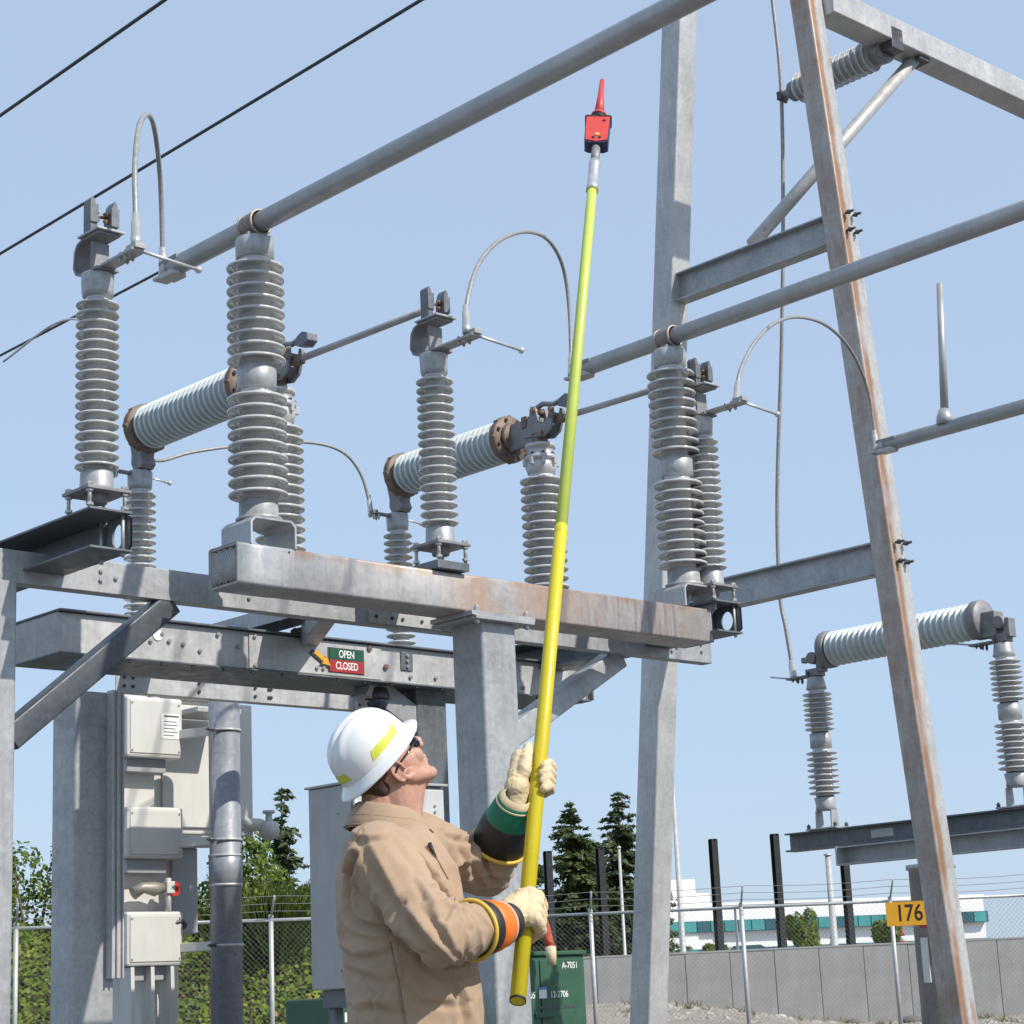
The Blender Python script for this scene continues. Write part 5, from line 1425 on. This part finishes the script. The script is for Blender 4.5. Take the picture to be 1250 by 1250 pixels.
# --- trousers and boots (below the picture)
tr_ = MB()
for s in (-1,1):
    hipj = Vector((-.287,4.985,.90)) + BL*(s*.095)
    kn = Vector((-.26,4.985,.50)) + BL*(s*.14) + BF*.03; an = Vector((-.29,4.985,.10)) + BL*(s*.16)
    chain(tr_, [hipj, mixp(hipj,kn,.5), kn, mixp(kn,an,.4), an], [.108,.098,.075,.075,.066], 18)
tr_.ell(Matrix.Translation((-.287,4.985,.88)) @ basis(Vector(), BF, BL, BU) @ Matrix.Diagonal((.135,.185,.14,1)), 20, 12)
worn('trousers', fuse(tr_, .012, 5), M['trousers'])
for s in (-1,1):
    an = Vector((-.29,4.985,.0)) + BL*(s*.16)
    bo = MB(); chain(bo, [an+BU*.17, an+BU*.08, an+BU*.055+BF*.10, an+BU*.045+BF*.17], [.058,.058,.05,.045], 16); bo.box(tuple(an+Vector((-.05,-.045,.0))), tuple(an+Vector((.05,.045,.05))))
    me = fuse(bo, .008, 4)
    zs = [0.0]*(3*len(me.vertices)); me.vertices.foreach_get('co', zs)
    zs[2::3] = [max(.004, q) for q in zs[2::3]]; me.vertices.foreach_set('co', zs); me.update()
    worn('boot', me, M['boot'])

# --- the pole with its detector
SB, ST = Vector((-.0391,4.85,1.0868)), Vector((.4310,7.2,4.5720))
SD = (ST-SB).normalized(); SL = (ST-SB).length
E1 = Vector((1,0,0)) - SD*SD.x; E1.normalize(); E2 = SD.cross(E1)
if E2.y < 0: E2 = -E2                       # E2 points away from the camera
def sp_(t, phi=0.0, R=0.0): return SB + SD*(t*SL) + (E1*cos(radians(phi)) + E2*sin(radians(phi)))*R
stick = thing('hot_stick', 'long yellow and lime telescopic pole with a red voltage detector on its tip', 'pole', SB)
def sk(name, mb, mat, parent=None, bevel=0.0):
    o = mb.build(name, mat, parent or stick, bevel)
    if parent is None: o.matrix_parent_inverse = Matrix.Translation(-SB)
    return o
def stick_mat(name, col, dirt):
    m, nt, b = newmat(name); t = NT(nt)
    c = t.mix(t.ramp(t.noise(2.5, 5), [(.3, 0.0), (.7, 1.0)]), tuple(q*.9 for q in col), col)
    c = t.mix(t.math('MULTIPLY', t.ramp(t.noise(26, 6, .7), [(.56, 0.0), (.68, 1.0)]), .3), c, dirt)
    c = t.mix(t.math('MULTIPLY', t.ramp(t.noise(90, 3, .5, (1,1,.2)), [(.62, 0.0), (.70, 1.0)]), .3), c, tuple(min(1, q*1.25+.05) for q in col))
    t.l(c, b.inputs['Base Color']); t.l(t.ramp(t.noise(18, 4), [(.3, .28), (.7, .55)]), b.inputs['Roughness'])
    return m
M['stick_y'] = stick_mat('yellow_fibreglass', (.66,.54,.015), (.34,.27,.06))
M['stick_l'] = stick_mat('lime_fibreglass', (.56,.66,.12), (.32,.36,.12))
smx = basis(SB, E1, SD.cross(E1), SD)
ta = .389
sk('yellow_section', MB().lathe([(.0178,.0),(.0198,.0),(.0198,ta*SL),(.0175,ta*SL+.01)], smx, 28), M['stick_y'])
sk('end_ring', MB().lathe([(.0180,-.001),(.0202,-.001),(.0202,.004),(.0198,.005)], smx, 28, cap=False), M['strap'])
sk('lime_section', MB().lathe([(.0182,ta*SL-.02),(.0182,.780*SL),(.0172,.817*SL)], smx, 28), M['stick_l'])
sk('joint_collar', MB().lathe([(.0199,ta*SL-.03),(.0204,ta*SL-.029),(.0204,ta*SL-.002),(.0198,ta*SL)], smx, 28), M['stick_y'])
sk('ferrule', MB().lathe([(.0225,.815*SL),(.0225,.822*SL),(.0205,.823*SL),(.0205,.853*SL),(.0222,.854*SL),(.0222,.860*SL)], smx, 24), M['alu_bright'])
sk('adapter', MB().lathe([(.0165,.858*SL),(.0165,.888*SL)], smx, 20), M['cast'])
dt = MB(); a = .884*SL; b = .926*SL
CX = E1.copy(); CZ = SD.cross(E1)
P = [(-.045,a+.012),(-.028,a),(.028,a),(.045,a+.012),(.047,b),(-.047,b)]
mdt = Matrix(((E1.x,SD.x,CZ.x,SB.x),(E1.y,SD.y,CZ.y,SB.y),(E1.z,SD.z,CZ.z,SB.z),(0,0,0,1)))
dt.prism(P, mdt @ mv(0,0,-.024), .048)
M['det_red'] = simple('red_detector_plastic', (.62,.06,.05), .4, 0, .06, 20)
det = sk('detector_body', dt, simple('dark_blue_plastic', (.03,.04,.09), .35), None, .006)
sgn = -1 if CZ.y > 0 else 1
fp = MB(); fp.prism([(-.041,a+.016),(0,a+.003),(.041,a+.016),(.0445,b-.002),(-.0445,b-.002)], mdt @ mv(0,0,.0235 if sgn > 0 else -.0275), .004)
f_ = sk('red_face', fp, M['det_red'], det); f_.matrix_parent_inverse = Matrix()
for x, y, r, mt in ((.024,b-.03,.006,'strap'),(-.012,a+.028,.006,'strap'),(.012,a+.028,.006,'strap'),(.002,a+.05,.009,'rubber_y')):
    zz = sgn*.0275
    q = mdt @ Vector((x, y, zz)); q2 = mdt @ Vector((x, y, zz+sgn*.003))
    o = sk('indicator', MB().cyl(q, q2, r, 14), M[mt], det); o.matrix_parent_inverse = Matrix()
tp = MB().prism(rrect(.102,.056,.008), mdt @ mv(0,b,0) @ Matrix(((1,0,0,0),(0,0,1,0),(0,-1,0,0),(0,0,0,1))), .010); sk('black_collar', tp, M['strap'])
sk('seal_ring', MB().lathe([(.030,b+.010),(.030,b+.022),(.026,b+.024),(.026,b+.030),(.030,b+.032),(.030,b+.044),(.022,b+.048)], smx, 24), M['strap'])
sk('red_collar', MB().lathe([(.0312,b+.033),(.0312,b+.046),(.023,b+.050)], smx, 24), M['det_red'])
sk('probe_cone', MB().lathe([(.0205,b+.046),(.0125,b+.19),(.0095,SL-.004),(.006,SL)], smx, 24), M['det_red'])

# --- gloves
def glove(name, palm, fingers, thumb, extra=()):
    g = MB()
    for a_, b_, r0, r1 in palm: tap(g, a_, b_, r0, r1, 14)
    for ch, rs in fingers: chain(g, ch, rs, 12)
    chain(g, thumb[0], thumb[1], 12)
    me = fuse(g, .0028, 3, .5)
    P_ = [v.co.copy() for v in me.vertices]; N_ = [v.normal.copy() for v in me.vertices]; Q_ = []
    for p, q in zip(P_, N_):
        h = .0016*(1-abs(noise.noise(p*55))*2)**3 + .0020*noise.noise(p*30) - .0014*math.exp(-(noise.noise(p*38+Vector((3,1,7)))/.06)**2)
        Q_.extend(p + q*h)
    me.vertices.foreach_set('co', Q_); me.update()
    return worn(name, me, M['leather'])
# left hand: palm left of the pole, fingers pass behind it and close on its right side
tL = .1645; fs_ = .0245
wrL = Vector((-.034,5.205,1.568)); 
fing = []
for k, (dt_, ln) in enumerate(((.038,1.0),(.013,1.06),(-.012,1.0),(-.036,.88))):
    t = tL + dt_/SL
    ch = [sp_(t-.004, 185, .052), sp_(t, 140, .050), sp_(t+.001, 85, .040), sp_(t-.001, 20, .036), sp_(t-.004, -38*ln, .034), sp_(t-.008, -62*ln, .033)]
    fing.append((ch, [.0165,.0160,.0150,.0142,.0132,.0115]))
palm = [(wrL+(sp_(tL)-wrL)*.1, sp_(tL-.012,190,.052), .036, .033), (wrL, sp_(tL+.006,178,.050), .033, .026), (sp_(tL-.014,195,.054), sp_(tL+.010,190,.052), .030, .025)]
th = ([mixp(wrL, sp_(tL-.006,215,.05), .5), sp_(tL-.004,225,.050), sp_(tL+.008,215,.043), sp_(tL+.016,205,.037), sp_(tL+.020,200,.034)], [.022,.019,.0165,.0145,.012])
gL = glove('left_glove', palm, fing, th)
# right hand: back of the hand to the camera, fingers close round the right side to the back
tR = .0565; wrR = Vector((-.078,4.870,1.266)); fing = []
for k, (dt_, ln) in enumerate(((.034,1.0),(.011,1.05),(-.012,1.0),(-.034,.9))):
    t = tR + dt_/SL
    ch = [sp_(t, -105, .050), sp_(t, -55, .052), sp_(t, 0, .040), sp_(t, 60, .037), sp_(t, 118, .036), sp_(t, 150, .035)]
    fing.append((ch, [.0165,.0165,.0150,.0138,.0125,.011]))
palm = [(wrR, sp_(tR,-118,.052), .030, .032), (wrR, sp_(tR+.006,-90,.046), .027, .027), (sp_(tR+.007,-80,.048), sp_(tR-.007,-80,.048), .026, .026), (wrR, sp_(tR-.006,-90,.046), .027, .027)]
th = ([mixp(wrR, sp_(tR+.004,180,.05), .5), sp_(tR+.008,165,.050), sp_(tR+.012,120,.042), sp_(tR+.013,75,.040)], [.022,.019,.016,.013])
gR = glove('right_glove', palm, fing, th)
def cuff(name, a, b, prof, mat, parent=None, n=32, squash=1.0):
    d = b-a; m = Matrix.Translation(a) @ d.to_track_quat('Z','Y').to_matrix().to_4x4() @ Matrix.Diagonal((1,squash,1,1))
    return worn(name, MB().lathe(prof, m, n, cap=False).mesh(name), mat, parent)
def rim(name, a, b, h, r, rr, mat, parent=None):
    d = b-a; m = Matrix.Translation(a) @ d.to_track_quat('Z','Y').to_matrix().to_4x4()
    return worn(name, MB().tube([m @ Vector((r*cos(2*pi*k/36), r*sin(2*pi*k/36), h)) for k in range(36)], rr, 8, closed=True).mesh(name), mat, parent)
aL = mixp(L_EL, L_WR, .50); bL = wrL + (wrL-L_EL).normalized()*.035; LL = (bL-aL).length
cuff('rubber_sleeve_cuff', aL, bL, [(.060,.0),(.0735,.0),(.068,.06),(.060,LL*.62),(.055,LL*.66)], M['rubber'])
rim('yellow_bead', aL, bL, .0, .0735, .0055, M['rubber_y'])
cuff('green_cuff', aL, bL, [(.0625,LL*.50),(.0632,LL*.52),(.056,LL*.78),(.049,LL*.98),(.046,LL*1.0)], M['cuff_green'])
rim('glove_trim', aL, bL, LL*.93, .0495, .0032, M['leather'])
cuff('glove_gauntlet', aL, bL, [(.0485,LL*.93),(.0465,LL*1.0),(.042,LL*1.05),(.034,LL*1.09)], M['leather'])
aR = mixp(R_EL, R_WR, .60); bR = wrR; LR = (bR-aR).length
bR2 = bR
cuff('rubber_sleeve_cuff', aR, bR2, [(.055,-.004),(.0690,-.004),(.0665,LR*.3),(.0625,LR*.66),(.055,LR*.7)], M['rubber'])
rim('yellow_bead', aR, bR2, -.004, .0695, .0055, M['rubber_y'])
cuff('orange_cuff', aR, bR2, [(.062,LR*.38),(.0658,LR*.40),(.0625,LR*.70),(.055,LR*1.04),(.048,LR*1.08)], M['cuff_orange'])
cuff('glove_gauntlet', aR, bR2, [(.0520,LR*1.03),(.0490,LR*1.14),(.044,LR*1.26),(.034,LR*1.36)], M['leather'])
rim('glove_trim', aR, bR2, LR*1.04, .0522, .0045, M['liner'])
cuff('wrist_strap', aR, bR2, [(.042,LR*1.20),(.0490,LR*1.20),(.0480,LR*1.42),(.040,LR*1.42)], M['strap'])

bpy.data.scenes.remove(TMP)
